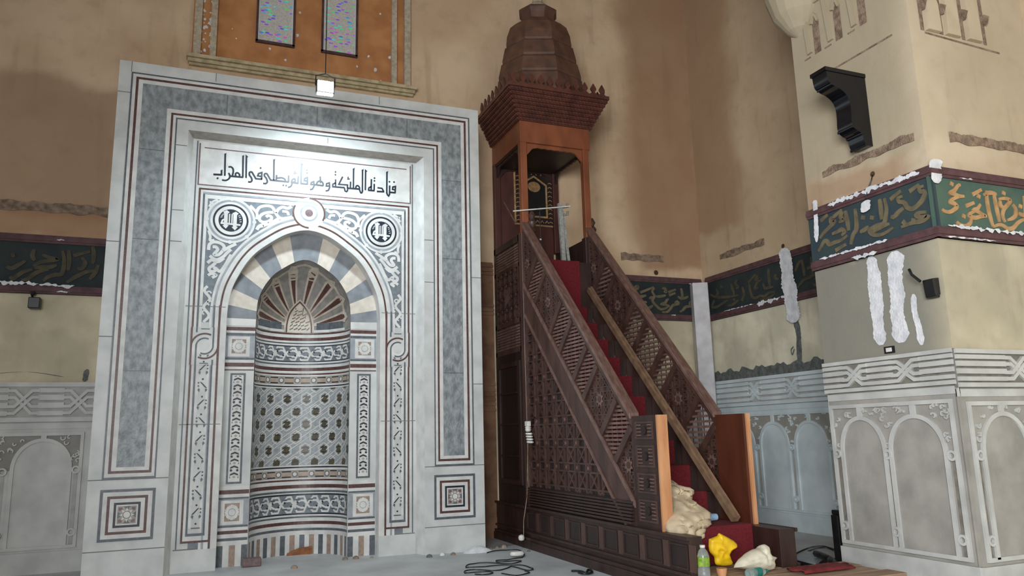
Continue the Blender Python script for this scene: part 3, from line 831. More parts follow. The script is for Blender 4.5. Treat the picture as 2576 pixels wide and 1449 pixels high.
loop = [(-RI, 0), (-RI, RTI), (RI, RTI), (RI, 0)]+list(reversed(AF))
# front skin split in strips so that the concave outline stays clean
def skin(b, F, P, hw, top, d, m):
    n = len(P)
    for i in range(n-1):
        (u0, v0), (u1, v1) = P[i], P[i+1]
        if abs(v1-v0) > abs(u1-u0)*1.2 and not (abs(u0) < 0.3 and abs(u1) < 0.3):
            e = -hw if (u0+u1) < 0 else hw
            b.face([F(e, v0, d), F(e, v1, d), F(u1, v1, d), F(u0, v0, d)], m)
        else:
            b.face([F(u0, v0, d), F(u0, top, d), F(u1, top, d), F(u1, v1, d)], m)
def skin2(b, F, P, hw, top, d, m):
    """wall with an arched hole: quads to left, right and top edges without overlap"""
    half = P[len(P)//2:]
    for s_ in (-1, 1):
        prev = None
        for (u, v) in half:
            if prev is not None:
                b.face([F(s_*prev[0], prev[1], d), F(s_*hw, prev[1], d), F(s_*hw, v, d), F(s_*u, v, d)], m)
            prev = (u, v)
    t = half[0][1]
    b.face([F(-hw, t, d), F(hw, t, d), F(hw, top, d), F(-hw, top, d)], m)
skin2(b, M1, AF, RI, RTI, 0, 'marble')
for i in range(len(AF)-1):       # reveal of the arch
    b.face([M1(*AF[i], 0), M1(*AF[i+1], 0), M2(*AF[i+1], 0), M2(*AF[i], 0)], 'marble_white')
# plinth stones
for s_ in (-1, 1):
    b.rect(M1, min(s_*0.985, s_*1.47), 0.0, max(s_*0.985, s_*1.47), 0.255, 0.012, 'marble', 0)
    b.ribbon(M1, [(s_*0.99, 0.262), (s_*1.46, 0.262)], 0.012, 0.002, 'marble_joint')
    for v in (1.72, 3.18): b.ribbon(M1, [(s_*1.0, v), (s_*1.47, v)], 0.008, 0.006, 'marble_joint')
b.build('arch_panel', mih)

# ---- inscription panel
b = MB()
b.rect(M1, -1.40, 4.755, 1.40, 5.36, 0.001, 'marble_white')
b.ribbon(M1, [(-1.345, 5.275), (1.345, 5.275)], 0.014, 0.003, 'stone_mauve')
b.ribbon(M1, [(-1.40, 5.33), (-1.40, 4.77), (1.40, 4.77), (1.40, 5.33)], 0.016, 0.003, 'stone_mauve')
ip = b.build('inscription_panel', mih)
def T1(x, y): p = onY(520+x*260/2512.0, 370+y*260/2512.0, D1); return (p.x-XC, p.z)
def T2(x, y): p = onY(760+x*260/2512.0, 370+y*260/2512.0, D1); return (p.x-XC, p.z)
LW = 0.021
l = MB()
def stroke(fn, pts, w=1.0, curve=False):
    p = [fn(*a) for a in pts]
    if curve: p = spline(p, 5)
    l.ribbon(M1, p, LW*w, 0.005, 'letter_black', False, 0)
def alif(fn, xb, yb, xt, yt, s_=0):
    stroke(fn, [(xb, yb), (xt, yt)], 1.0)
    p = [fn(xt-22, yt+30), fn(xt-34+s_*8, yt+38), fn(xt+30, yt-22), fn(xt+20, yt+30)] if s_ <= 0 else [fn(xt-18, yt-26), fn(xt+44, yt+30), fn(xt+14, yt+46), fn(xt-18, yt+46)]
    l.poly(M1, p, 0.005, 'letter_black')
def dot(fn, x, y, r=26):
    l.poly(M1, [fn(x-r, y), fn(x, y+r), fn(x+r, y), fn(x, y-r)], 0.005, 'letter_black')
S = stroke
S(T1, [(165, 665), (365, 675)], 1.2); S(T1, [(362, 690), (362, 560)]); dot(T1, 265, 760, 30); l.poly(M1, [T1(340, 580), T1(385, 540), T1(380, 600)], 0.005, 'letter_black')
alif(T1, 440, 700, 452, 160)
S(T1, [(375, 800), (460, 812), (530, 780), (565, 720), (550, 660), (528, 632)], 1.0, True); S(T1, [(560, 705), (885, 735)], 1.1)
S(T1, [(530, 488), (590, 482), (640, 530), (645, 610), (622, 705)], 1.0, True); S(T1, [(705, 710), (705, 645), (750, 628), (800, 670), (792, 720)], 1.0, True)
alif(T1, 878, 740, 886, 210); alif(T1, 957, 752, 966, 210, 1)
S(T1, [(1008, 842), (1060, 850), (1100, 815), (1085, 745), (1040, 680), (1045, 615), (1100, 605)], 1.05, True); S(T1, [(1095, 600), (1195, 770), (1345, 782)], 1.05)
S(T1, [(1335, 790), (1340, 620), (1262, 645), (1240, 700), (1335, 715)], 1.0); dot(T1, 1310, 510)
S(T1, [(1372, 880), (1430, 888), (1472, 850), (1455, 770), (1405, 700), (1412, 650), (1465, 645)], 1.05, True); S(T1, [(1460, 640), (1555, 803), (1995, 848)], 1.05)
alif(T1, 1630, 810, 1638, 300); S(T1, [(1688, 830), (1700, 680)]); S(T1, [(1700, 755), (1830, 748), (1900, 785), (1912, 840)], 1.0, True); S(T1, [(1988, 855), (1992, 690)])
dot(T1, 1862, 930); dot(T1, 1932, 938)
S(T1, [(1978, 978), (2040, 958), (2072, 900), (2062, 850), (2085, 790), (2140, 775), (2148, 832), (2080, 855)], 1.0, True); S(T1, [(2090, 860), (2225, 880)], 1.1); S(T1, [(2218, 885), (2226, 705)])
S(T1, [(2160, 585), (2135, 600), (2150, 625)], 0.6); S(T1, [(2115, 645), (2195, 632)], 0.7)
alif(T1, 2290, 895, 2305, 400, 1); S(T1, [(2280, 885), (2455, 902)], 1.1); S(T1, [(2445, 908), (2448, 740), (2380, 762), (2368, 815), (2445, 825)]); dot(T1, 2435, 562); dot(T1, 2437, 632)
S(T2, [(190, 1035), (250, 1020), (290, 950), (285, 840), (222, 862), (210, 905), (285, 912)], 1.0); S(T2, [(285, 912), (518, 940)], 1.15)
S(T2, [(350, 905), (375, 850), (440, 825), (500, 870), (512, 940)], 1.1, True); S(T2, [(445, 880), (440, 715)])
S(T2, [(570, 1070), (640, 1050), (668, 980), (662, 870), (592, 890), (588, 950), (662, 945)], 1.0)
S(T2, [(742, 962), (745, 905), (812, 870)], 1.0); S(T2, [(812, 965), (812, 785)]); dot(T2, 810, 605); dot(T2, 808, 675); S(T2, [(725, 962), (1030, 988)], 1.15)
S(T2, [(985, 720), (890, 905), (1102, 922), (1100, 1010)], 1.0); S(T2, [(1025, 985), (1040, 1065), (1075, 1085), (1102, 1060), (1105, 1000)], 1.0); S(T2, [(1100, 1000), (1392, 1022)], 1.15)
S(T2, [(1170, 1005), (1176, 840)]); S(T2, [(1130, 725), (1108, 742), (1120, 765)], 0.6); S(T2, [(1092, 782), (1160, 775)], 0.7)
alif(T2, 1245, 990, 1250, 520)
S(T2, [(1300, 1010), (1312, 955), (1350, 938), (1390, 978), (1395, 1040), (1425, 1112), (1455, 1100), (1466, 1040)], 1.05, True); alif(T2, 1462, 1070, 1466, 550); alif(T2, 1535, 1050, 1542, 560, 1)
S(T2, [(1610, 1045), (1622, 990), (1682, 960)]); S(T2, [(1675, 1050), (1682, 780)]); S(T2, [(1598, 1050), (1755, 1062)], 1.15); S(T2, [(1748, 1065), (1752, 895)]); dot(T2, 1757, 755); dot(T2, 1755, 822)
S(T2, [(1815, 1080), (1992, 1087)], 1.15); S(T2, [(1985, 1090), (1940, 1005), (1830, 990)], 1.0)
alif(T2, 2055, 1135, 2060, 600); S(T2, [(2060, 1115), (2072, 1165), (2100, 1190), (2122, 1150), (2126, 935)], 1.0); S(T2, [(2130, 1100), (2265, 1112)], 1.15); S(T2, [(2258, 1118), (2266, 958), (2202, 972), (2196, 1030), (2262, 1042)]); dot(T2, 2120, 845); dot(T2, 2232, 852)
l.build('lettering', ip)

# ---- spandrels: scrolls on blue-grey ground, knot at the crown, two medallions
b = MB()
K0 = 1.374; KT = 4.715; KB = 0.345
ground = 0.002
skin2(b, M1, [p for p in offset(AF, 0.20)], 1.30, 4.60, ground, 'stone_spandrel')
wv = 'marble_white'
def S3(x, y): p = onY(500+x*280/1932.0, 490+y*280/1932.0, D1); return (p.x-XC, p.z)
scr = [(1.0, [(1000, 310), (1050, 225), (1150, 195), (1250, 205), (1305, 260), (1290, 305), (1200, 310), (1110, 335), (1060, 380), (1055, 440), (1110, 475), (1190, 470), (1255, 430), (1258, 385), (1205, 365), (1165, 390)]),
       (1.0, [(1310, 265), (1345, 340), (1400, 400), (1460, 415), (1560, 400), (1620, 385)]), (1.0, [(1335, 330), (1385, 250), (1460, 218), (1540, 240), (1610, 205)]), (1.1, [(1395, 400), (1350, 440), (1200, 510), (1060, 540), (1005, 610)]),
       (0.9, [(890, 190), (950, 250), (1010, 330), (1000, 430)]), (0.9, [(1450, 290), (1530, 300), (1560, 360)]), (0.8, [(1020, 560), (1100, 550), (1160, 530)]),
       (1.0, [(170, 960), (185, 865), (260, 822), (370, 840), (440, 905), (405, 985), (335, 1045), (265, 1035), (325, 960), (300, 912), (240, 905)]), (1.0, [(400, 990), (470, 945), (560, 895), (650, 855)]),
       (1.0, [(190, 1060), (300, 1130), (420, 1080), (490, 1010), (560, 950)]), (1.0, [(150, 1185), (225, 1132), (290, 1170), (240, 1230), (180, 1275), (195, 1325), (260, 1332), (300, 1285), (250, 1262)]),
       (0.9, [(290, 1170), (360, 1160), (440, 1100)]), (1.0, [(300, 1285), (370, 1330), (440, 1250), (500, 1150), (560, 1040)]), (0.8, [(170, 620), (200, 720), (195, 790), (270, 790)]),
       (0.7, [(180, 210), (235, 130), (330, 85)]), (0.6, [(190, 120), (250, 160)]), (0.9, [(160, 1400), (220, 1370), (300, 1400), (230, 1440)])]
for w, pts in scr:
    p = spline([S3(*a) for a in pts], 5)
    for s_ in (-1, 1):
        b.ribbon(M1, [(s_*abs(u), v) for u, v in p], 0.040*w, 0.006, wv, False, 0.002)
# flowing stem down the sides towards the knots
def stem(b, u, z0, z1, w):
    n = int((z0-z1)/0.03); pts = [(u+w*0.32*sin(i*0.9), z0-(z0-z1)*i/n) for i in range(n+1)]
    for s_ in (-1, 1):
        b.ribbon(M1, [(s_*x, y) for x, y in pts], 0.034, 0.006, wv, False, 0.002)
        for i in range(3, n, 4):
            x, y = pts[i]; k = 1 if sin(i*0.9) > 0 else -1
            b.ring(M1, s_*(x-k*0.035), y, 0.026, 0.018, 0.006, wv, 8, 0, 4.6)
stem(b, 1.225, 3.44, 2.98, 0.11)
b.build('spandrel', mih)
b = MB()
b.ring(M1, 0, 0, 0.01, 0.002, -0.01, wv, 6)
for m, w, off in (('stone_brown', 0.022, 0.085), (wv, 0.075, 0.04), (wv, 0.05, 0.125), ('stone_pale_blue', 0.024, 0.165), (wv, 0.03, 0.192)):
    P = offset(AF, off)
    b.ribbon(M1, P, w, 0.0055 if m != wv else 0.005, m)
b.build('arch_moulding', mih, None)
# stripes that run round the field and down the jambs
def gap_line(b, u, zs, w, m, d=0.0055):
    for z0, z1 in zs:
        for s_ in (-1, 1): b.ribbon(M1, [(s_*u, z0), (s_*u, z1)], w, d, m)
b = MB()
for s_ in (-1, 1): b.ribbon(M1, [(s_*1.43, 0.27), (s_*1.43, 5.36)], 0.014, 0.004, 'stone_blue')
b.ribbon(M1, [(-K0, KB), (-K0, KT), (K0, KT), (K0, KB)], 0.022, 0.006, 'stone_brown')
b.ribbon(M1, [(-1.349, KB), (-1.349, KT-0.028), (1.349, KT-0.028), (1.349, KB)], 0.032, 0.0050, wv)
gap_line(b, 1.323, ((0.44, 2.50), (2.86, 4.665)), 0.022, 'stone_blue')
b.ribbon(M1, [(-1.334, 4.664), (1.334, 4.664)], 0.026, 0.0055, 'stone_pale_blue')
b.ribbon(M1, [(-1.310, 4.615), (1.310, 4.615)], 0.05, 0.0055, wv)
for s_ in (-1, 1):
    b.ribbon(M1, [(s_*1.292, 0.5), (s_*1.292, 4.63)], 0.036, 0.0052, wv)
    b.ribbon(M1, [(s_*1.152, 0.5), (s_*1.152, 3.2)], 0.02, 0.0052, wv)
    for u, m, w in ((1.323, 'stone_blue', 0.022), (1.132, 'stone_blue', 0.022), (1.068, 'stone_brown', 0.022), (1.10, wv, 0.04)):
        b.ribbon(M1, [(s_*u, 0.42 if m != 'stone_brown' else 0.345), (s_*u, 3.2 if u > 1.07 or m == 'stone_brown' else 3.0)], w, 0.0056 if m != wv else 0.005, m)
    a, c = min(s_*1.063, s_*1.385), max(s_*1.063, s_*1.385)
    b.rect(M1, a, KB-0.012, c, KB+0.012, 0.006, 'stone_brown'); b.rect(M1, a+0.02, KB+0.012, c-0.02, KB+0.065, 0.0052, wv)
    a, c = min(s_*1.12, s_*1.334), max(s_*1.12, s_*1.334)
    b.rect(M1, a, KB+0.065, c, KB+0.095, 0.006, 'stone_blue')
b.build('interlaced_border', mih)
# running leaf bands in the jambs
for s_ in (-1, 1):
    b = MB(); b.rect(M1, min(s_*1.14, s_*1.31), 0.44, max(s_*1.14, s_*1.31), 2.98, 0.003, 'marble')
    z = 0.52; i = 0
    c = s_*1.225
    b.ribbon(M1, [(c-0.05, z-0.02), (c+0.05, z-0.02)], 0.014, 0.006, 'stone_blue')
    while z < 2.96:
        if not (2.46 < z < 2.92):
            k = 1 if i % 2 == 0 else -1
            b.disc(M1, c, z+0.03, 0.012, 0.006, 'stone_black', 8)
            for e in (-1, 1): b.poly(M1, [(c+e*0.035, z+0.085), (c+e*0.058, z+0.11), (c+e*0.045, z+0.135), (c+e*0.028, z+0.12)], 0.006, 'stone_blue')
            b.poly(M1, [(c-k*0.055, z+0.135), (c-k*0.030, z+0.14), (c+k*0.035, z+0.215), (c+k*0.01, z+0.205)], 0.006, 'stone_black')
            for e in (0, 1): b.disc(M1, c+k*0.048, z+0.16+e*0.04, 0.012, 0.006, 'stone_blue', 6)
        z += 0.215; i += 1
    b.build('leaf_band', mih)
# knots: two at mid-height, one at the crown
for s_ in (-1, 1):
    b = MB(); c = s_*1.225; v = 2.68
    b.rect(M1, c-0.165, v-0.235, c+0.165, v+0.235, 0.0062, 'marble')
    def arc(r, w, m, a0, a1, d=0.0075): b.ring(M1, c, v, r, w, d, m, 26, a0, a1)
    b.ring(M1, c, v, 0.085, 0.06, 0.0066, wv, 30); b.disc(M1, c, v, 0.06, 0.007, 'marble', 20)
    # outer stripe swings over the top, inner stripe under the bottom
    arc(0.155, 0.022, 'stone_brown', pi*0.35, pi*1.02); arc(0.098, 0.020, 'stone_blue', pi*0.35, pi*1.0)
    arc(0.155, 0.022, 'stone_brown', -pi*0.65, pi*0.02); arc(0.098, 0.020, 'stone_blue', -pi*0.65, 0.0)
    for e in (-1, 1):
        b.ribbon(M1, [(c+e*0.155, v-e*0.0), (c+e*0.155, v+e*0.235)], 0.022, 0.0076, 'stone_brown'); b.ribbon(M1, [(c+e*0.098, v), (c+e*0.098, v+e*0.235)], 0.020, 0.0076, 'stone_blue')
        b.ribbon(M1, [(c+e*0.127, v-e*0.04), (c+e*0.127, v+e*0.235)], 0.036, 0.007, wv)
        b.ribbon(M1, [(c+e*0.155, v-e*0.02), (c+e*0.155, v-e*0.235)], 0.022, 0.0071, 'stone_brown'); b.ribbon(M1, [(c+e*0.098, v-e*0.17), (c+e*0.098, v-e*0.235)], 0.020, 0.0071, 'stone_blue')
        b.ribbon(M1, [(c-0.05, v+e*0.215), (c+0.05, v+e*0.215)], 0.012, 0.0078, 'stone_blue')
    b.build('knot', mih)
b = MB(); v = 4.505
b.disc(M1, 0, v, 0.215, 0.0066, wv, 36); b.ring(M1, 0, v, 0.105, 0.022, 0.0076, 'stone_pale_blue', 30); b.disc(M1, 0, v, 0.052, 0.008, 'stone_mauve', 20)
b.ring(M1, 0, v, 0.205, 0.022, 0.0078, 'stone_brown', 24, -0.15*pi, 0.5*pi); b.ring(M1, 0, v, 0.205, 0.022, 0.0078, 'stone_brown', 24, 0.85*pi, 1.5*pi)
b.ring(M1, 0, v, 0.155, 0.05, 0.0072, wv, 30)
b.ribbon(M1, [(-0.16, KT-0.06), (0.0, KT-0.062), (0.12, KT-0.09)], 0.022, 0.0082, 'stone_pale_blue')
b.build('knot', mih)
for s_ in (-1, 1):
    b = MB(); c = s_*0.985; v = 4.32
    b.ring(M1, c, v, 0.282, 0.045, 0.0066, wv, 40); b.ring(M1, c, v, 0.262, 0.028, 0.007, 'stone_pale_blue', 40); b.disc(M1, c, v, 0.25, 0.0068, wv, 40)
    b.ring(M1, c, v, 0.206, 0.024, 0.0078, 'stone_black', 40); b.disc(M1, c, v, 0.150, 0.0078, 'letter_black', 32)
    for a in (0, pi/2, pi, pi*1.5, pi*1.25 if s_ > 0 else pi*1.75): b.disc(M1, c+0.29*cos(a), v+0.29*sin(a), 0.026, 0.0078, wv, 12)
    md = b.build('medallion', mih)
    l2 = MB(); k = 0.282/390.0
    for x, y0, y1, w in ((-85, 150, -130, 62), (-25, 120, -60, 22), (70, 135, -150, 62), (18, 120, -60, 22)):
        l2.ribbon(M1, [(c+x*k, v+y0*k), (c+x*k, v+y1*k)], w*k, 0.010, wv, False, 0.0078)
        if w > 40: l2.poly(M1, [(c+(x-50)*k, v+y0*k), (c+(x+10)*k, v+(y0+35)*k), (c+(x+60)*k, v+y0*k), (c+(x+30)*k, v+(y0-30)*k), (c+(x-30)*k, v+(y0-30)*k)], 0.010, wv); l2.poly(M1, [(c+(x-55)*k, v+(y1+30)*k), (c+(x+55)*k, v+(y1+40)*k), (c+(x+5)*k, v+(y1-30)*k)], 0.010, wv)
    l2.ribbon(M1, [(c-170*k, v-60*k), (c+165*k, v-75*k)], 34*k, 0.010, wv); l2.ribbon(M1, spline([(c-150*k, v-60*k), (c-140*k, v-10*k), (c-105*k, v+10*k)], 5), 30*k, 0.010, wv)
    for x, y in ((-150, 75), (-160, 45), (-130, 100), (150, 60), (160, 20), (140, 90), (165, -20)): l2.ribbon(M1, [(c+x*k-0.012, v+y*k), (c+x*k+0.012, v+y*k+0.008)], 0.009, 0.010, wv)
    l2.build('lettering', md)

# ---- inner arch of alternating voussoirs
b = MB()
skin2(b, M2, IF, 0.99, 4.30, 0, 'marble')
b.build('inner_wall', mih)
oc = (0.0, 3.05)
def arch_hit(P, ang):
    """point of the arch outline seen from oc under angle ang"""
    dx, dy = cos(ang), sin(ang); best = None
    for i in range(len(P)-1):
        a, c = P[i], P[i+1]; ex, ey = c[0]-a[0], c[1]-a[1]; det = dx*(-ey)+dy*ex
        if abs(det) < 1e-9: continue
        ax, ay = a[0]-oc[0], a[1]-oc[1]
        t = (ax*(-ey)+ay*ex)/det; s_ = (dx*ay-dy*ax)/det
        if t > 0 and -1e-6 <= s_ <= 1+1e-6: best = (oc[0]+dx*t, oc[1]+dy*t) if best is None else best
    return best
OUTA = full(offset(ARs, 0.0))
edges = [0.03, 0.20, 0.42, 0.65, 0.90, 1.155, 1.385]; edges = edges+[pi-e for e in reversed(edges)]
for i in range(len(edges)-1):
    a0, a1 = edges[i], edges[i+1]; n = 5
    inn = [arch_hit(IF, a0+(a1-a0)*k/n) for k in range(n+1)]; out = [arch_hit(OUTA, a0+(a1-a0)*k/n) for k in range(n+1)]
    if any(p is None for p in inn+out): continue
    b = MB(); m = 'marble_cream' if i % 2 == 1 else 'stone_vgrey'
    if i % 2 == 0 and i == 6: m = 'stone_vgrey'
    b.poly(M2, inn+list(reversed(out)), 0.004, m, 0); b.build('voussoir', mih)
for s_ in (-1, 1):
    b = MB(); b.rect(M2, min(s_*0.617, s_*0.975), 2.975, max(s_*0.617, s_*0.975), 3.068, 0.004, 'marble_white', 0); b.build('voussoir', mih)

# ---- curved niche wall and shell hood
RN = 0.612
def halfw(z):
    for i in range(len(INs)-1):
        (u0, v0), (u1, v1) = INs[i], INs[i+1]
        if v1 <= z <= v0: return u0+(u1-u0)*(v0-z)/max(v0-v1, 1e-9)
    return 0.0 if z > INs[0][1] else RN
ZS = 2.985
NW = lambda s, z, d: Vector((XC+(RN-d)*sin(s/RN), D2+(RN-d)*cos(s/RN), z))     # s = arc length from the centre line
SM = RN*pi/2
b = MB(); n = 40
b.grid([[NW(-SM+2*SM*k/n, z, 0) for k in range(n+1)] for z in (0.0, 1.0, 2.0, ZS)], 'marble')
nw = b.build('niche_wall', mih, 40)
def bands(b, F, u0, u1, lst, d, nu):
    for z0, z1, m in lst: b.rect(F, u0, z0, u1, z1, d, m, None, nu)
CB = [(2.955, 2.978, 'stone_brown'), (2.912, 2.955, 'marble_white'), (2.868, 2.912, 'stone_brown'), (2.84, 2.868, 'marble_white'), (2.826, 2.84, 'stone_black'), (2.80, 2.826, 'marble_white'), (2.786, 2.80, 'stone_black'),
      (2.57, 2.584, 'stone_black'), (2.548, 2.57, 'marble_white'), (2.528, 2.548, 'stone_blue'), (2.49, 2.528, 'marble_white'), (2.445, 2.49, 'stone_brown'), (2.412, 2.445, 'marble_white'), (2.39, 2.412, 'stone_brown'), (2.37, 2.39, 'marble_white'),
      (2.24, 2.26, 'marble_white'), (2.222, 2.24, 'stone_black'), (2.204, 2.222, 'marble_white'),
      (1.145, 1.165, 'marble_white'), (1.125, 1.145, 'stone_black'), (1.10, 1.125, 'marble_white'), (0.975, 0.992, 'marble_white'), (0.952, 0.975, 'stone_brown'), (0.905, 0.952, 'marble_white'), (0.858, 0.905, 'stone_brown'), (0.826, 0.858, 'marble_white'),
      (0.80, 0.826, 'stone_blue'), (0.785, 0.80, 'marble_white'), (0.766, 0.785, 'stone_black'), (0.512, 0.53, 'stone_black'), (0.49, 0.512, 'marble_white'), (0.468, 0.49, 'stone_blue'), (0.424, 0.468, 'marble_white'), (0.382, 0.424, 'stone_brown'), (0.335, 0.382, 'marble_white'), (0.303, 0.335, 'stone_blue'), (0.25, 0.303, 'marble_white')]
for sel in (lambda z: z > 1.6, lambda z: z <= 1.6):
    b = MB(); bands(b, NW, -SM+0.01, SM-0.01, [c for c in CB if sel(c[0])], 0.004, 36)
    zs_ = [c for c in CB if sel(c[0])]; b.rect(NW, -SM+0.008, min(c[0] for c in zs_), SM-0.008, max(c[1] for c in zs_), 0.001, 'marble', None, 36)
    b.build('stripes', nw)
def fret(name, z0, z1):
    b = MB(); b.rect(NW, -SM+0.01, z0, SM-0.01, z1, 0.003, 'stone_spandrel', None, 36)
    h = z1-z0; P = 0.345; zc = (z0+z1)/2
    k0 = -3
    for ph, amp in ((0, 0.42), (0.5, 0.20)):
        pts = []
        for k in range(k0, 4):
            x = (k+ph)*P
            pts += [(x-P*0.26, zc-h*amp), (x-P*0.12, zc-h*amp), (x, zc), (x+P*0.0, zc)][:3]
            pts += [(x+P*0.12, zc+h*amp), (x+P*0.26, zc+h*amp), (x+P*0.38, zc+h*amp), (x+P*0.50, zc)]
            pts = pts
        pts = [p for p in pts if abs(p[0]) < SM-0.03]
        b.ribbon(NW, pts, 0.026, 0.0065, 'marble_white', dens=0.05)
        b.ribbon(NW, [(x, 2*zc-y) for x, y in pts], 0.024, 0.0062, 'marble_white', dens=0.05)
    x = -SM+0.06; i = 0
    while x < SM-0.05:
        b.disc(NW, x, zc+(0.025 if i % 2 else -0.025), 0.017, 0.007, 'stone_black', 4)
        if i % 2:
            for e in (-1, 1): b.ribbon(NW, [(x-0.035, zc+e*h*0.26), (x+0.035, zc+e*h*0.26)], 0.022, 0.0068, 'stone_blue')
        x += P/4; i += 1
    b.build(name, nw)
fret('fret_band', 2.584, 2.786); fret('fret_band', 0.53, 0.766)
def cartouches(z0, z1):
    b = MB(); b.rect(NW, -SM+0.01, z0, SM-0.01, z1, 0.003, 'stone_greytan', None, 36); zc = (z0+z1)/2; P = 0.225
    for k in range(-4, 5):
        x = k*P
        if abs(x) < SM-0.03: b.disc(NW, x, zc, 0.026, 0.006, 'marble_white', 10); b.ring(NW, x, zc, 0.034, 0.008, 0.0055, 'stone_blue', 12)
        if abs(x+P/2) < SM-0.09:
            b.rect(NW, x+0.055, zc-0.028, x+P-0.055, zc+0.028, 0.006, 'stone_tan', None, 3)
            for e in (-1, 1): b.ribbon(NW, [(x+0.05, zc+e*0.036), (x+P-0.05, zc+e*0.036)], 0.014, 0.0055, 'stone_black', dens=0.05)
    b.build('cartouche_band', nw)
cartouches(2.26, 2.37); cartouches(0.992, 1.10)
# honeycomb lattice of the middle zone
b = MB(); z0, z1 = 1.165, 2.204
b.rect(NW, -SM+0.01, z0, SM-0.01, z1, 0.003, 'stone_lattice', None, 36)
PX_, PZ = 0.262, 0.346
cells = []
for r in range(-1, 8):
    for k in range(-5, 6):
        x = (k+0.5*(r % 2))*PX_; z = z0+0.03+r*PZ/2
        if abs(x) < SM-0.03: cells.append((x, z))
def zclip(pts): return clip_half(clip_half(pts, lambda p: p[1]-z0), lambda p: z1-p[1])
for x, z in cells:
    hexp = zclip([(x+0.057*cos(pi/6+k*pi/3), z+0.064*sin(pi/6+k*pi/3)) for k in range(6)])
    if len(hexp) > 2:
        b.poly(NW, hexp, 0.0065, 'stone_olive')
        g = zclip([(x+0.02*cos(k*pi/3), z+0.02*sin(k*pi/3)) for k in range(6)])
        if len(g) > 2: b.poly(NW, g, 0.0072, 'stone_tan')
        if z0+0.05 < z < z1-0.05:
            for e in (-1, 1): b.ribbon(NW, [(x-0.045, z+e*0.034), (x+0.045, z+e*0.034)], 0.009, 0.0070, 'stone_black')
    for k in range(6):
        a = pi/6+k*pi/3; p = [(x+0.082*cos(a), z+0.09*sin(a)), (x+0.082*cos(a+pi/3), z+0.09*sin(a+pi/3))]
        if all(z0 < q_[1] < z1 and abs(q_[0]) < SM-0.02 for q_ in p): b.ribbon(NW, p, 0.012, 0.0062, 'marble_white')
    if z0+0.02 < z < z1-0.02 and abs(x+PX_/2) < SM-0.05: b.disc(NW, x+PX_/2, z, 0.026, 0.006, 'stone_pale_blue', 8)
box = [(-SM+0.02, z0+0.005), (SM-0.02, z0+0.005), (SM-0.02, z1-0.005), (-SM+0.02, z1-0.005)]
for k in range(-14, 20):        # oblique white ribs
    for sl, off in ((PZ/2/PX_*1.0, 0.055), (PZ/2/PX_*1.0, -0.055)):
        c = clip_line((-2, z0+0.03+k*PZ/2+off-2*sl*1.0), (2, z0+0.03+k*PZ/2+off+2*sl*1.0), box)
        if c: b.ribbon(NW, list(c), 0.011, 0.0066, 'marble_white', dens=0.05)
b.build('honeycomb_panel', nw)
# striped base
b = MB(); k = 0; s_ = -SM+0.02
colr = ['stone_blue', 'marble_white', 'stone_rust', 'marble_white']
while s_ < SM-0.02:
    w = 0.068 if colr[k % 4] != 'marble_white' else 0.060
    b.rect(NW, s_, 0.0, min(s_+w, SM-0.01), 0.25, 0.004, colr[k % 4], None, 2); s_ += w; k += 1
b.build('striped_base', nw)
# hood
SH = lambda u, z, d: (lambda a: Vector((XC+u*(1-d/max(a, 0.05)), D2+sqrt(max((a-d)**2-min(abs(u*(1-d/max(a, .05))), a)**2, 0)), z)))(halfw(z))
b = MB(); rows = []
zz = [ZS+(3.903-ZS)*(1-(1-k/26)**1.6) for k in range(27)]
for z in zz:
    a = halfw(z); rows.append([Vector((XC+a*sin(-pi/2+pi*k/n), D2+a*cos(-pi/2+pi*k/n), z)) for k in range(n+1)])
b.grid(rows, 'stone_hood')
hood = b.build('shell_hood', mih, 60)
b = MB()
hc = (0.0, 3.05)
def hood_hit(ang):
    o0 = oc; r = arch_hit(IF, ang) if ang > 0.001 else (0.617, 3.05)
    return r
def ray_strip(a, w0, w1, r0, f1, m, d):
    e = hood_hit(a); L = sqrt((e[0])**2+(e[1]-3.05)**2)*f1
    pts = []
    for k in range(15):
        t = r0+(L-r0)*k/14; pts.append((cos(a)*t, 3.05+sin(a)*t))
    ws = [w0+(w1-w0)*k/14 for k in range(15)]; ws[-1] *= 0.5
    b.ribbon(SH, pts, ws, d, m)
for k in range(8):
    a = pi*(k+0.62)/8.24
    ray_strip(a, 0.04, 0.150, 0.20, 0.97, 'marble_rib', 0.006); ray_strip(a, 0.008, 0.080, 0.25, 0.94, 'stone_brown', 0.010)
b.ribbon(SH, [(u*0.93, 3.05+(v-3.05)*0.95) for u, v in IF if v > 3.1], 0.02, 0.006, 'marble_rib')
for s_ in (-1, 1):
    b.ribbon(SH, [(s_*0.24, ZS+0.085), (s_*0.40, ZS+0.085), (s_*0.56, ZS+0.085)], 0.10, 0.006, 'stone_blue'); b.ribbon(SH, [(s_*0.2, ZS+0.018), (s_*0.40, ZS+0.018), (s_*0.58, ZS+0.018)], 0.035, 0.008, 'marble_white')
b.build('ribs', hood)
b = MB()
cp = [(-0.175, ZS), (-0.17, ZS+0.12), (-0.135, ZS+0.26), (-0.07, ZS+0.36), (0, ZS+0.43)]; cp = spline(cp, 4); cp = cp+[(-u, v) for u, v in reversed(cp[:-1])]
CP = lambda u, v, d: SH(u, v, d)
halfc = cp[:len(cp)//2+1]
for i in range(len(halfc)-1):
    (u0, v0), (u1, v1) = halfc[i], halfc[i+1]
    for k in range(8): b.poly(CP, [(u0*(1-k/4), v0), (u0*(1-(k+1)/4), v0), (u1*(1-(k+1)/4), v1), (u1*(1-k/4), v1)], 0.010, 'marble_cream')
b.ribbon(CP, [(u*1.06, v+0.004) for u, v in cp], 0.05, 0.012, 'marble_rib'); b.ribbon(CP, cp, 0.018, 0.016, 'stone_brown')
cart = b.build('pointed_cartouche', hood)
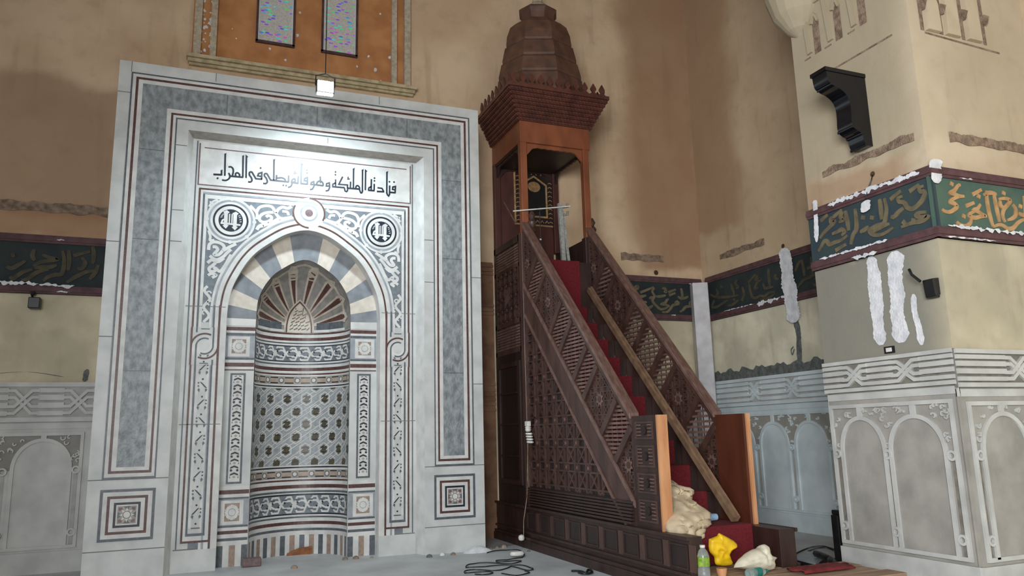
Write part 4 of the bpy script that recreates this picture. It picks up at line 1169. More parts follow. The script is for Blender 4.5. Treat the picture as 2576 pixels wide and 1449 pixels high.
l = MB(); rnd = random.Random(11)
for r in range(6):
    v = ZS+0.05+r*0.05; hw_ = 0.13*(1-(r/7.5)**1.6)
    x = -hw_
    while x < hw_-0.02:
        w = rnd.uniform(0.035, 0.07); h = rnd.uniform(0.012, 0.03)
        l.ribbon(CP, spline([(x, v-h*0.5), (x+w*0.35, v), (x+w*0.7, v+h*0.3), (x+w, v+h)], 4), 0.009, 0.017, 'stone_olive', dens=0.02); x += w+0.008
        if rnd.random() < 0.35 and r > 2: l.ribbon(CP, [(x, v), (x+0.003, v+0.05)], 0.007, 0.016, 'stone_olive')
l.build('lettering', cart)
# ---- flat piers beside the niche
FB = [(2.912, 2.959, 'stone_brown'), (2.882, 2.912, 'marble_white'), (2.848, 2.88, 'stone_blue'), (2.534, 2.562, 'stone_blue'), (2.496, 2.534, 'marble_white'), (2.445, 2.496, 'stone_brown'), (2.412, 2.445, 'marble_white'), (2.398, 2.412, 'stone_brown'),
      (0.911, 0.955, 'marble_white'), (0.861, 0.911, 'stone_brown'), (0.822, 0.861, 'marble_white'), (0.80, 0.822, 'stone_blue'), (0.462, 0.486, 'stone_blue'), (0.424, 0.462, 'marble_white'), (0.384, 0.424, 'stone_brown'), (0.337, 0.384, 'marble_white'), (0.303, 0.337, 'stone_blue'), (0.25, 0.303, 'marble_white')]
for s_ in (-1, 1):
    a, c = (0.615, 0.975)
    lo, hi = min(s_*a, s_*c), max(s_*a, s_*c)
    b = MB(); b.rect(M2, lo+0.002, 0, hi-0.002, 2.965, 0.0015, 'marble')
    for z0, z1, m in FB: b.rect(M2, lo+0.004, z0, hi-0.004, z1, 0.004, m, 0)
    w = (hi-lo)/5
    for k, m in enumerate(('stone_blue', 'marble_white', 'stone_rust', 'marble_white', 'stone_blue')): b.rect(M2, lo+k*w, 0, lo+(k+1)*w, 0.25, 0.004, m, 0)
    pier = b.build('side_pier', mih)
    for z0, z1 in ((2.57, 2.845), (0.49, 0.795)):
        b = MB(); u0, u1 = (lo+0.03, hi-0.065) if s_ < 0 else (lo+0.065, hi-0.03)
        b.rect(M2, lo, z0-0.005, hi, z1+0.003, 0.003, 'stone_pale_blue'); b.rect(M2, u0, z0+0.005, u1, z1-0.01, 0.0045, 'marble_white')
        uc, vc = (u0+u1)/2, (z0+z1)/2; h = (u1-u0)/2-0.045; hv = (z1-z0)/2-0.045
        b.rect(M2, uc-h, vc-hv, uc+h, vc+hv, 0.005, 'stone_rust'); star8(M2, b, uc, vc, min(h, hv)*1.12, 0.006, 'marble', pi/8, 0.68)
        for k in range(8): b.disc(M2, uc+h*0.62*cos(k*pi/4), vc+hv*0.62*sin(k*pi/4), 0.030, 0.0065, 'marble_white', 6)
        b.ring(M2, uc, vc, 0.045, 0.007, 0.0072, 'stone_greytan', 8); b.disc(M2, uc, vc, 0.04, 0.007, 'marble_white', 8)
        b.build('star_panel', pier)
    b = MB(); u0, u1 = lo+0.075, hi-0.10
    if s_ > 0: u0, u1 = lo+0.10, hi-0.075
    b.rframe(M2, u0, 0.985, u1, 2.362, 0.024, 0.005, 'stone_blue'); b.rect(M2, u0+0.02, 1.005, u1-0.02, 2.342, 0.0035, 'marble_white')
    uc = (u0+u1)/2; z = 2.30; i = 0
    b.ribbon(M2, [(uc-0.04, z+0.02), (uc-0.012, z+0.026)], 0.008, 0.006, 'stone_black'); b.ribbon(M2, [(uc+0.012, z+0.026), (uc+0.04, z+0.02)], 0.008, 0.006, 'stone_black')
    while z > 1.10:
        b.poly(M2, [(uc-0.052, z-0.032), (uc-0.045, z-0.012), (uc, z+0.008), (uc+0.045, z-0.012), (uc+0.052, z-0.032), (uc+0.03, z-0.026), (uc, z-0.014), (uc-0.03, z-0.026)], 0.006, 'stone_black')
        if i % 2 == 0:
            for e in (-1, 1): b.poly(M2, [(uc+e*0.05, z-0.035), (uc+e*0.055, z-0.062), (uc+e*0.04, z-0.062)], 0.006, 'stone_mauve')
            b.poly(M2, [(uc-0.022, z-0.05), (uc, z-0.032), (uc+0.022, z-0.05), (uc, z-0.064)], 0.006, 'stone_greytan')
        else:
            for e in (-1, 1): b.disc(M2, uc+e*0.037, z-0.052, 0.017, 0.006, 'stone_black', 5)
        z -= 0.0845; i += 1
    b.build('leaf_panel', pier)
# ================================================================== wooden pulpit (minbar)
XL, XRT = 4.26, 5.40
TH = 0.07
mb = thing('pulpit', 'tall carved dark wooden pulpit with red carpeted stairs and a tiered dome', 'pulpit', (4.83, -1.4, 0))
LX = lambda X: (lambda u, v, d: Vector((X-d, u, v)))       # u = Y, v = Z, relief towards -X
def zr(Y): return 1.677+1.027*(Y+2.903)
SDY, SDZ = -0.69764, -0.71645
NDY, NDZ = 0.71645, -0.69764
def bal(s, n): return (s*SDY+n*NDY, zr(0)+s*SDZ+n*NDZ)
def balinv(y, z):
    dz = z-zr(0); return (y*SDY+dz*SDZ, y*NDY+dz*NDZ)
N_RAIL, N_TOP, N_BOT = 0.112, 0.628, 0.977
Y0P, Y1P = -0.10, -2.885
def polyX(b, X, pts, th, m, m2=None):
    b.prism([(X, y, z) for y, z in pts], (th, 0, 0), m, m2)
def clipY(pts, lo, hi): return clip_half(clip_half(pts, lambda p: p[0]-lo), lambda p: hi-p[0])
def slab(s0, s1, n0, n1): return clipY([bal(s0, n0), bal(s1, n0), bal(s1, n1), bal(s0, n1)], Y1P, Y0P)

# ---- base plinths
def base_side(x0, x1, sgn, yb):
    b = MB()
    yf = -3.86
    b.box(x0, yf, 0, x1, yb, 0.535, 'wood_dark')
    xo = x0 if sgn < 0 else x1
    for z0, z1, pr in ((0.0, 0.10, 0.06), (0.10, 0.14, 0.045), (0.185, 0.215, 0.03), (0.505, 0.54, 0.03)):
        if sgn < 0: b.box(xo-pr, yf-0.01, z0, xo, yb, z1, 'wood_dark')
        else: b.box(xo, yf-0.01, z0, xo+pr, yb, z1, 'wood_dark')
    return b.build('base', mb, None, 0.004)
bl = base_side(4.22, 4.36, -1, 1.09)
br = base_side(5.25, 5.44, 1, 1.09)
F = LX(4.22)
k = 0; y = -0.10
while y > -3.7:
    p = MB(); w = 0.30
    p.rect(F, y-w, 0.25, y, 0.46, 0.006, 'wood_black', 0); p.rframe(F, y-w, 0.245, y, 0.465, 0.016, 0.018, 'wood_dark', 0); p.build('base_panel', mb)
    s_ = MB(); s_.rect(F, y-w-0.115, 0.235, y-w-0.015, 0.475, 0.012, 'wood_mid', 0); s_.build('stile', mb)
    y -= 0.43; k += 1
# moulded band under the triangular side panel
b = MB()
for i in range(7):
    z = 0.56+i*0.034; b.box(4.235-0.004*(7-i), -2.86, z, 4.30, -0.02, z+0.022, 'wood_dark')
b.box(4.262, -2.86, 0.535, 4.30, -0.02, 0.80, 'wood_black')
b.build('moulded_band', mb)

# ---- triangular side panel with strapwork
tri = [(-0.09, zr(-0.09)-1.40), (-0.09, 0.80), (-2.40, 0.80)]
b = MB(); polyX(b, XL+0.03, tri, 0.04, 'wood_black')
def strap(b, X, poly, step, w, h, m, families=('h', 'v', 'd', 'e')):
    F = LX(X)
    y0 = min(p[0] for p in poly); y1 = max(p[0] for p in poly); z0 = min(p[1] for p in poly); z1 = max(p[1] for p in poly)
    ext = 6
    for fam in families:
        n = int((abs(y1-y0)+abs(z1-z0))/step)+3
        for i in range(-n, n):
            if fam == 'h': a, c = (y0-ext, z0+i*step), (y0+ext, z0+i*step)
            elif fam == 'v': a, c = (y0+i*step, z0-ext), (y0+i*step, z0+ext)
            elif fam == 'd': a, c = (y0+i*step-ext, z0-ext), (y0+i*step+ext, z0+ext)
            else: a, c = (y0+i*step-ext, z0+ext), (y0+i*step+ext, z0-ext)
            for off in ((-step*0.17, step*0.17) if fam in 'hv' else (0,)):
                A = (a[0], a[1]+off) if fam == 'h' else (a[0]+off, a[1])
                C_ = (c[0], c[1]+off) if fam == 'h' else (c[0]+off, c[1])
                s2 = clip_line(A, C_, poly)
                if s2: b.ribbon(F, list(s2), w, h, m, False, 0)
strap(b, XL+0.03, tri, 0.29, 0.022, 0.022, 'wood_mid')
F3 = LX(XL+0.03)
for i in range(9):
    for j in range(9):
        yy = -0.09-0.29*i-0.02; z2 = 0.80+0.29*j
        if z2 < zr(yy)-1.40-0.12 and yy < -0.16 and z2 > 0.86: star8(F3, b, yy, z2, 0.06, 0.026, 'wood_mid', pi/8, 0.6); b.disc(F3, yy, z2, 0.02, 0.034, 'wood_rail', 8, 0.02)
b.build('carved_triangle', mb)
b = MB(); polyX(b, XRT-0.05, tri, 0.05, 'wood_dark'); b.build('side_triangle', mb)

# ---- balustrades
def balustrade(X, sgn):
    """X = face seen from the left; panels between a broad sloping stringer and the hand rail"""
    F = LX(X)
    b = MB(); st = slab(-2, 8, N_TOP, N_BOT)
    polyX(b, X, st, TH, 'wood_mid')
    for n0, n1, h in ((N_TOP, N_TOP+0.05, 0.018), (N_BOT-0.035, N_BOT, 0.014)):
        polyX(b, X-h, slab(-2, 8, n0, n1), h, 'wood_rail')
    b.build('stringer', mb)
    b = MB(); r = slab(-2, 8, 0.0, 0.045); polyX(b, X-0.025, r, TH+0.05, 'wood_rail'); polyX(b, X, slab(-2, 8, 0.045, N_RAIL), TH, 'wood_mid')
    b.build('hand_rail', mb, None, 0.006)
    tops = [-0.57, -0.832, -1.296, -1.569, -1.935, -2.177, -2.58, -2.874]
    ss = [(N_RAIL*NDY-y)/0.69764 for y in tops]
    bars = ss
    for s_ in bars:
        q_ = slab(s_-0.04, s_+0.04, N_RAIL, N_TOP)
        if len(q_) > 2:
            b = MB(); polyX(b, X-0.012, q_, TH+0.012, 'wood_mid'); b.build('baluster_bar', mb)
    kinds = ['c', 'g', 'c', 'g', 'g', 'g', 'c', 'g', 'c']
    es = [-1.6]+bars+[6.5]
    for i, kd in enumerate(kinds):
        p = slab(es[i]+0.04, es[i+1]-0.04, N_RAIL, N_TOP)
        if len(p) < 3: continue
        b = MB()
        z0 = min(q_[1] for q_ in p); z1 = max(q_[1] for q_ in p); y0 = min(q_[0] for q_ in p); y1 = max(q_[0] for q_ in p)
        if kd == 'g':       # open grille of turned rungs
            z = z0+0.02
            while z < z1:
                c = clip_line((y0-1, z), (y1+1, z), p)
                if c and abs(c[0][0]-c[1][0]) > 0.012: b.box(X+0.012, min(c[0][0], c[1][0]), z-0.013, X+TH-0.012, max(c[0][0], c[1][0]), z+0.013, 'wood_rail')
                z += 0.045 if sgn < 0 else 0.060
            y = y0
            while y < y1:
                c = clip_line((y, z0-1), (y, z1+1), p)
                if c: b.box(X+0.028, y-0.006, min(c[0][1], c[1][1]), X+0.036, y+0.006, max(c[0][1], c[1][1]), 'wood_mid')
                y += 0.11
            b.build('grille', mb)
        else:
            polyX(b, X+0.025, p, TH-0.04, 'wood_dark')
            strap(b, X+0.025, p, 0.155, 0.016, 0.014, 'wood_mid')
            cy = sum(q_[0] for q_ in p)/len(p); cz = sum(q_[1] for q_ in p)/len(p)
            F2 = LX(X+0.025)
            star8(F2, b, cy, cz, 0.095, 0.02, 'wood_rail', pi/8, 0.6); b.disc(F2, cy, cz, 0.035, 0.028, 'wood_mid', 8, 0.02)
            b.build('carved_panel', mb)
balustrade(XL, -1)
balustrade(XRT-TH, 1)

# ---- newel panels with raw wooden front edge
def newel(x0, x1, veneer):
    b = MB(); b.box(x0, -3.36, 0.535, x1, Y1P, 1.66, 'wood_veneer' if veneer else 'wood_dark')
    if not veneer:
        F = LX(x0)
        for z0, z1 in ((1.42, 1.60), (1.14, 1.36), (0.88, 1.08), (0.60, 0.82)):
            b.rframe(F, -3.30, z0, -2.96, z1, 0.02, 0.012, 'wood_mid', 0)
            z = z0+0.04
            while z < z1-0.03:
                for a in (-3.27, -3.06): b.ribbon(F, [(a, z), (a+0.075, z)], 0.012, 0.010, 'wood_rail', False, 0)
                z += 0.035
            b.disc(F, -3.13, (z0+z1)/2, 0.045, 0.012, 'wood_black', 8, 0)
    nw_ = b.build('newel_panel', mb)
    e = MB(); e.box(x0+0.03 if veneer else x0-0.005, -3.385, 0.535, x1 if veneer else x1+0.03, -3.36, 1.66, 'wood_raw'); e.build('edge_strip', nw_)
    nw_.children[0]['label'] = 'raw pale wood front edge'
newel(XL, XL+0.085, False)
newel(XRT-0.075, XRT, True)

# ---- stairs with red carpet
rise, run = 0.2745, 0.29
for k in range(11):
    yf = -0.16-k*run; zt = 3.31-k*rise
    if k == 10: zt = 0.56; yb = yf+run
    yb = yf+run+0.02
    b = MB(); b.box(XL+TH+0.005, yf, max(0.3, zt-0.45), XRT-TH-0.005, yb, zt-0.012, 'wood_dark')
    st = b.build('step', mb)
    c = MB(); c.box(XL+TH+0.02, yf-0.014, zt-rise-0.0, XRT-TH-0.10, yb, zt, 'carpet'); c.build('stair_carpet', st, None, 0.008)
b = MB(); b.box(4.36, -3.46, 0.0, 5.25, -3.0, 0.535, 'wood_dark'); st = b.build('step', mb)
c = MB(); c.box(4.37, -3.475, 0.2, 5.25, -3.04, 0.56, 'carpet'); c.build('stair_carpet', st, None, 0.01)
# raised seat at the top
b = MB(); b.box(XL+TH, -0.16, 3.30, XRT-TH, 1.08, 3.985, 'wood_dark'); st = b.build('seat', mb)
c = MB(); c.box(XL+TH+0.02, -0.175, 3.30, XRT-TH-0.19, 0.9, 4.0, 'carpet'); c.build('seat_carpet', st, None, 0.01)

# ---- tower: side walls, posts, canopy
XA, XB = 4.26, 5.40
def post(x0, y0, x1, y1, z0, z1, m):
    b = MB(); b.box(x0, y0, z0, x1, y1, z1, m); return b.build('post', mb, None, 0.008)
post(XA-0.02, -0.10, XA+0.11, 0.02, 0.535, 4.40, 'wood_mid')
post(XB-0.11, -0.10, XB+0.02, 0.02, 0.535, 4.40, 'wood_dark')
# slender upper posts with carved brackets
for x0, x1, y0, y1 in ((XA+0.01, XA+0.115, -0.09, 0.015), (XB-0.085, XB+0.015, -0.09, 0.015), (XA+0.0, XA+0.10, 0.98, 1.08), (XB-0.10, XB+0.0, 0.98, 1.08)):
    post(x0, y0, x1, y1, 4.40, 5.82, 'wood_red' if y0 < 0.5 else 'wood_redbrown')
def side_wall(X):
    F = LX(X)
    b = MB(); b.box(X, 0.02, 0.535, X+0.05, 1.08, 2.68, 'wood_black'); sw = b.build('tower_wall', mb)
    b = MB()
    b.rframe(F, 0.12, 0.80, 0.98, 2.55, 0.07, 0.02, 'wood_dark', 0)
    for z in (1.2, 1.65, 2.1): b.ribbon(F, [(0.18, z), (0.92, z)], 0.03, 0.016, 'wood_dark', False, 0)
    b.build('door_frame', sw)
    b = MB(); b.box(X, 0.02, 2.68, X+0.05, 1.08, 2.75, 'wood_mid'); b.box(X, 0.02, 3.10, X+0.05, 1.08, 3.17, 'wood_mid'); b.box(X, 0.02, 3.93, X+0.05, 1.08, 3.99, 'wood_mid'); b.box(X, 0.02, 4.30, X+0.05, 1.08, 4.40, 'wood_dark')
    b.box(X, 0.02, 2.68, X+0.05, 0.09, 4.4, 'wood_dark'); b.box(X, 1.02, 2.68, X+0.05, 1.08, 4.4, 'wood_dark'); b.build('rails', sw)
    for z0, z1 in ((2.75, 3.10), (3.99, 4.30)):
        g = MB(); z = z0+0.02
        while z < z1-0.01: g.box(X+0.012, 0.09, z-0.012, X+0.04, 1.02, z+0.012, 'wood_rail'); z += 0.042
        y = 0.11
        while y < 1.01: g.box(X+0.02, y-0.006, z0, X+0.032, y+0.006, z1, 'wood_mid'); y += 0.045
        g.build('grille', sw)
    b = MB(); b.box(X+0.015, 0.09, 3.17, X+0.045, 1.02, 3.93, 'wood_dark'); P = [(0.09, 3.17), (1.02, 3.17), (1.02, 3.93), (0.09, 3.93)]
    strap(b, X+0.015, P, 0.185, 0.018, 0.014, 'wood_mid'); star8(LX(X+0.015), b, 0.55, 3.55, 0.16, 0.02, 'wood_rail', pi/8, 0.6); b.build('carved_panel', sw)
side_wall(XA)
b = MB(); b.box(XB-0.05, 0.02, 0.535, XB, 1.08, 4.40, 'wood_dark'); b.build('tower_wall', mb)
# back of the seat with a framed inlaid panel
b = MB(); b.box(XA+0.05, 1.05, 3.9, XB-0.10, 1.085, 5.85, 'wood_redbrown'); bk = b.build('seat_back', mb)
FB_ = planeY(1.05)
b = MB()
u0, u1, v0, v1 = 4.62, 5.33, 4.85, 5.86
b.rect(FB_, u0, v0, u1, v1, 0.004, 'wood_black'); b.rframe(FB_, u0, v0, u1, v1, 0.028, 0.014, 'inlay_gold', 0)
ua, ub, va, vb = u0+0.14, u1-0.13, v0+0.16, v1-0.30
b.ribbon(FB_, [(ua, va), (ub, va), (ub, vb), ((ua+ub)/2, vb+0.14), (ua, vb)], 0.03, 0.014, 'inlay_gold', True, 0)
b.poly(FB_, [(ua, va), (ub, va), (ub, vb), ((ua+ub)/2, vb+0.14), (ua, vb)], 0.006, 'black_plastic')
b.disc(FB_, (ua+ub)/2, vb-0.04, 0.09, 0.012, 'inlay_gold', 20, sx=1.25)
z = v0+0.07
while z < v1-0.03:
    for u in (u0+0.07, u1-0.065): b.ribbon(FB_, [(u-0.035, z), (u, z+0.02), (u+0.035, z)], 0.012, 0.010, 'inlay_gold')
    z += 0.075
u = u0+0.12
while u < u1-0.08:
    b.ribbon(FB_, [(u, v0+0.06), (u+0.03, v0+0.10), (u+0.06, v0+0.06)], 0.012, 0.010, 'inlay_gold'); b.ribbon(FB_, [(u, v1-0.08), (u+0.03, v1-0.13), (u+0.06, v1-0.08)], 0.012, 0.010, 'inlay_gold'); u += 0.085
b.build('inlaid_panel', bk)
# scalloped valances
def valance(pts, drop, m, F, th):
    b = MB(); (u0, v), (u1, _) = pts; n = 28; top = v; low = []
    for i in range(n+1):
        t = i/n; x = u0+(u1-u0)*t; e = min(t, 1-t)
        low.append((x, v-drop*(0.42+0.58*max(0, 1-e/0.16)**1.3)-0.012*abs(sin(t*pi*9))))
    for i in range(n): b.poly(F, [low[i], low[i+1], (low[i+1][0], top), (low[i][0], top)], th/2, m, -th/2); b.poly(F, [low[i], low[i+1], (low[i+1][0], top), (low[i][0], top)], -th/2, m)
    b.build('valance', mb)
valance([(XA+0.11, 5.86), (XB-0.08, 5.86)], 0.26, 'wood_red', planeY(-0.04), 0.03)
valance([(XA+0.10, 5.86), (XB-0.10, 5.86)], 0.26, 'wood_dark', planeY(1.03), 0.03)
valance([(0.0, 5.86), (1.0, 5.86)], 0.30, 'wood_dark', LX(XA+0.05), 0.03)
valance([(0.0, 5.86), (1.0, 5.86)], 0.30, 'wood_dark', LX(XB-0.05), 0.03)
CX0, CX1, CYF, CYB = 4.325, 5.44, -0.10, 1.085
b = MB(); b.box(CX0-0.06, CYF, 5.80, CX1, CYB, 6.14, 'wood_red'); b.build('frieze_board', mb, None, 0.006)
b = MB(); b.box(XA+0.02, -0.02, 5.76, XB-0.02, 1.05, 5.80, 'wood_black'); b.build('soffit', mb)  # near-black board added so the hollow under the canopy reads as shaded
for X, y in ((XB+0.045, -0.04), (XA+0.15, -0.115)):
    b = MB(); b.lathe([(0.02, 4.38), (0.055, 4.42), (0.025, 4.46), (0.06, 4.51), (0.065, 4.55), (0.03, 4.60), (0.055, 4.65), (0.02, 4.72)], (X, y, 0), 'wood_mid', 12); b.build('turned_knob', mb, 40)
b = MB(); n = 9
for i in range(n):
    o_ = 0.03+0.225*(i/(n-1))**1.05; z0 = 6.13+i*0.055
    b.box(CX0-0.06-o_, CYF-o_*0.9, z0, CX1+o_, CYB, z0+0.057, 'wood_cornice')
    if i < n-1:
        x = CX0-0.06-o_+0.01
        while x < CX1+o_-0.03: b.box(x, CYF-o_*0.9-0.018, z0+0.012, x+0.03, CYF-o_*0.9, z0+0.046, 'wood_cornice'); x += 0.058
        y = CYF-o_*0.9+0.01
        while y < CYB-0.03:
            b.box(CX0-0.06-o_-0.018, y, z0+0.012, CX0-0.06-o_, y+0.03, z0+0.046, 'wood_cornice'); b.box(CX1+o_, y, z0+0.012, CX1+o_+0.018, y+0.03, z0+0.046, 'wood_cornice'); y += 0.058
b.build('cornice', mb)
# crest of cut-out finials
ox0, ox1, oyf, zc = CX0-0.06-0.235, CX1+0.235, CYF-0.20, 6.625
def merlon(b, F, u):
    h = 0.20
    pts = [(-0.068, 0), (-0.055, 0.03), (-0.02, 0.055), (-0.05, 0.10), (-0.045, 0.125), (0, h), (0.045, 0.125), (0.05, 0.10), (0.02, 0.055), (0.055, 0.03), (0.068, 0)]
    L = [p for p in pts]
    for i in range(5):
        a, c, d_, e = L[i], L[i+1], L[10-i-1], L[10-i]
        b.poly(F, [(u+a[0], zc+a[1]), (u+e[0], zc+e[1]), (u+d_[0], zc+d_[1]), (u+c[0], zc+c[1])], 0.012, 'wood_cornice', -0.012)
        b.poly(F, [(u+a[0], zc+a[1]), (u+e[0], zc+e[1]), (u+d_[0], zc+d_[1]), (u+c[0], zc+c[1])], -0.012, 'wood_cornice')
n = 11
for k in range(n):
    b = MB(); merlon(b, planeY(oyf+0.02), ox0+0.08+(ox1-ox0-0.16)*k/(n-1)); b.build('crest_finial', mb)
for X in (ox0+0.02, ox1-0.02):
    for k in range(8):
        b = MB(); merlon(b, LX(X), oyf+0.10+(1.0-oyf)*k/8); b.build('crest_finial', mb)
# tiered dome and finial
DC = (4.865, 0.41, 0.0)
prof = [(0.76, 6.61), (0.76, 6.72), (0.73, 6.98), (0.70, 7.02), (0.72, 7.05), (0.67, 7.28), (0.63, 7.33), (0.65, 7.36), (0.60, 7.60), (0.555, 7.64), (0.575, 7.67), (0.56, 7.82), (0.50, 8.0), (0.40, 8.10), (0.30, 8.14), (0.275, 8.18), (0.29, 8.28), (0.335, 8.34), (0.335, 8.37), (0.30, 8.40)]
prof = [(r, 6.61+(z-6.61)*0.95) for r, z in prof]
b = MB(); b.lathe(prof, DC, 'wood_dome', 8, pi/8*0, 0.88); b.build('dome', mb)
DC = (DC[0], DC[1], -0.09)
b = MB(); b.lathe([(0.22, 8.40), (0.20, 8.44), (0.11, 8.54), (0.08, 8.56), (0.085, 8.60), (0.05, 8.64), (0.04, 8.9), (0.09, 9.0), (0.03, 9.1), (0.02, 9.3)], DC, 'frame_stone', 16); b.build('finial', mb, 40)
# ================================================================== loose things
# flood lamp hanging in front of the niche
LP = onY(818, 222, -1.05)
t = thing('flood_lamp', 'small glaring white flood lamp hanging in front of the top of the marble niche', 'lamp', LP)
b = MB()
b.box(LP.x-0.11, LP.y-0.035, LP.z-0.07, LP.x+0.11, LP.y+0.035, LP.z+0.09, 'black_plastic')
b.build('housing', t, None, 0.01)
b = MB(); b.box(LP.x-0.095, LP.y-0.02, LP.z-0.085, LP.x+0.095, LP.y+0.03, LP.z-0.07, 'lamp_glow'); b.box(LP.x-0.095, LP.y-0.045, LP.z-0.06, LP.x+0.095, LP.y-0.036, LP.z+0.075, 'lamp_glow'); b.build('lens', t)
b = MB(); b.tube([(LP.x-0.115, LP.y, LP.z+0.02), (LP.x-0.115, LP.y, LP.z+0.15), (LP.x, LP.y, LP.z+0.19), (LP.x+0.115, LP.y, LP.z+0.15), (LP.x+0.115, LP.y, LP.z+0.02)], 0.008, 'black_plastic', 6); b.build('bracket', t)
b = MB(); b.tube([(LP.x, LP.y, LP.z+0.19), (LP.x, LP.y, ZC)], 0.006, 'cable_black', 6); b.build('hanging_cord', t)
l = bpy.data.lights.new('flood_lamp_light', 'SPOT'); l.energy = 235; l.color = (0.78, 0.92, 1.0); l.shadow_soft_size = 0.10; l.spot_size = math.radians(165); l.spot_blend = 0.8
lo = bpy.data.objects.new('flood_lamp_light', l); COL.objects.link(lo); lo.location = (LP.x, LP.y, LP.z-0.12)
lo.rotation_euler = Vector((0.05, 0.32, -1.0)).to_track_quat('-Z', 'Y').to_euler()

# black scrolled bracket on the pier
yn = onX(2175, 190, XP).y; yf = onX(2078, 182, XP-0.62).y
yf = yn+0.20
b = MB()
prof = [(2042, 195), (2054, 222), (2058, 231), (2064, 236), (2078, 243), (2093, 257), (2102, 276), (2105, 300), (2106, 322), (2110, 336), (2120, 345), (2132, 353), (2136, 368), (2142, 382)]
pr = []
for x, y in prof:
    p = onY(x, y, yf); pr.append((p.x, p.z))
pt = onY(2078, 176, yn); xt = min(pt.x, pr[0][0]); zt = onX(2175, 190, XP).z; zb_ = pr[-1][1]
pr[0] = (pr[0][0], zt)
pr2 = spline([pr[0], (pr[0][0]+0.02, pr[0][1]-0.14)]+pr[2:], 3)
ring = pr2+[(XP, zb_), (XP, zt)]
b.prism([(x, yn, z) for x, z in ring], (0, yf-yn, 0), 'black_gloss')
for i in (2, 9, 11, 13):
    x, z = pr[i]; b.tube([(x-0.008, yn-0.004, z), (x-0.008, yf, z)], 0.014, 'black_gloss', 8)
b.box(pr[0][0]-0.015, yn-0.01, zt-0.03, XP, yf+0.01, zt+0.012, 'black_gloss')
tag(b.build('scroll_bracket', None, 30, at=(XP, (yn+yf)/2, zb_)), 'glossy black scrolled wall bracket on the left face of the pier', 'bracket')

# wall lamp near the pier corner
p = onX(2352, 722, XP)
t = thing('wall_lamp', 'small dark metal wall lamp near the front corner of the pier', 'lamp', (XP, p.y, p.z))
b = MB(); b.box(XP-0.02, p.y-0.05, p.z-0.08, XP, p.y+0.05, p.z+0.08, 'black_plastic'); b.build('back_plate', t)
b = MB(); b.prism([(XP-0.02, p.y-0.06, p.z-0.11), (XP-0.07, p.y-0.06, p.z-0.10), (XP-0.09, p.y-0.06, p.z+0.07), (XP-0.02, p.y-0.06, p.z+0.08)], (0, 0.12, 0), 'black_plastic'); b.build('shade', t, None, 0.008)
b = MB(); b.tube([(XP-0.11, p.y+0.06, p.z+0.06), (XP-0.13, p.y+0.13, p.z+0.14), (XP-0.12, p.y+0.16, p.z+0.20)], 0.014, 'black_plastic', 8); b.build('arm', t)
# wall lamp under the left frieze
p = onY(88, 762, YW)
t = thing('wall_lamp', 'small black spotlight under the nearly black inscription band at the far left', 'lamp', (p.x, YW, p.z))
b = MB(); b.box(p.x-0.05, YW-0.16, p.z-0.09, p.x+0.08, YW-0.03, p.z+0.05, 'black_plastic'); b.build('head', t, None, 0.01)
b = MB(); b.tube([(p.x-0.02, YW, p.z+0.12), (p.x-0.02, YW-0.09, p.z+0.11), (p.x-0.02, YW-0.09, p.z+0.03)], 0.03, 'black_plastic', 8); b.build('arm', t)
# socket box on the pier
p = onX(2239, 880, XP); b = MB(); b.box(XP-0.015, p.y-0.06, p.z-0.035, XP, p.y+0.06, p.z+0.035, 'black_plastic'); b.box(XP-0.019, p.y-0.035, p.z-0.02, XP-0.014, p.y+0.035, p.z+0.02, 'white_plastic')
tag(b.build('socket_box', None, at=(XP, p.y, p.z)), 'small empty socket box just above the marble panelling of the pier', 'socket')
# bare wire hanging from a hole over the frieze
a = onX(2196, 440, XP); c = onX(2192, 500, XP)
b = MB(); b.tube([(XP-0.005, a.y, a.z), (XP-0.03, a.y, a.z-0.06), (XP-0.045, (a.y+c.y)/2, (a.z+c.z)/2), (XP-0.08, c.y, c.z)], 0.006, 'cable_black', 6)
tag(b.build('bare_wire', None, at=(XP, a.y, a.z)), 'short bare wire hanging from a hole above the blue-green inscription band', 'wire')
# boxed pipe in the corner
b = MB()
b.prism([(7.81, 0.80, 0), (8.04, 0.68, 0), (8.17, 0.84, 0), (8.17, 1.02, 0), (7.91, 1.02, 0)], (0, 0, 4.0), 'pipe_white')
tag(b.build('boxed_pipe', None, None, 0.01, at=(8.0, 0.9, 0)), 'tall white boxed pipe standing in the corner between back and right wall', 'pipe')
# brown stain hook above the back frieze
# white cord fitting hanging on the pulpit
p = onX(1332, 1090, 4.235); FZ = LX(4.238)
t = thing('cord_fitting', 'off-white plug and looped cord fixed to the corner post of the pulpit', 'cord', (4.235, p.y, p.z-0.2))
def Q(x, y): q_ = onX(x, y, 4.235); return (q_.y, q_.z)
b = MB(); a = Q(1331, 1066); b.box(4.19, a[0]-0.055, a[1]-0.035, 4.24, a[0]+0.055, a[1]+0.035, 'white_plastic'); b.build('plug', t, None, 0.008)
b = MB(); a = Q(1332, 1079); b.lathe([(0.03, -0.035), (0.045, -0.01), (0.035, 0.0), (0.045, 0.02), (0.03, 0.035)], (4.215, a[0], a[1]), 'white_plastic', 12); b.build('socket', t)
b = MB()
for i, (x, y) in enumerate(((1334, 1092), (1335, 1099), (1336, 1106), (1337, 1113))):
    a = Q(x, y); b.tube([(4.215+0.03*sin(k*pi/6), a[0]+0.06*cos(k*pi/6), a[1]+0.004*k/6) for k in range(12)], 0.014, 'white_plastic', 8, close=True)
b.build('coiled_cord', t)
b = MB(); pts = [Q(1333, 1116), Q(1332, 1180), Q(1331, 1250), Q(1330, 1310), Q(1330, 1345)]
b.tube([(4.16 if z < 0.6 else 4.205, y, z) for y, z in pts], 0.006, 'scar', 6); a = Q(1330, 1358); b.build('cord', t)
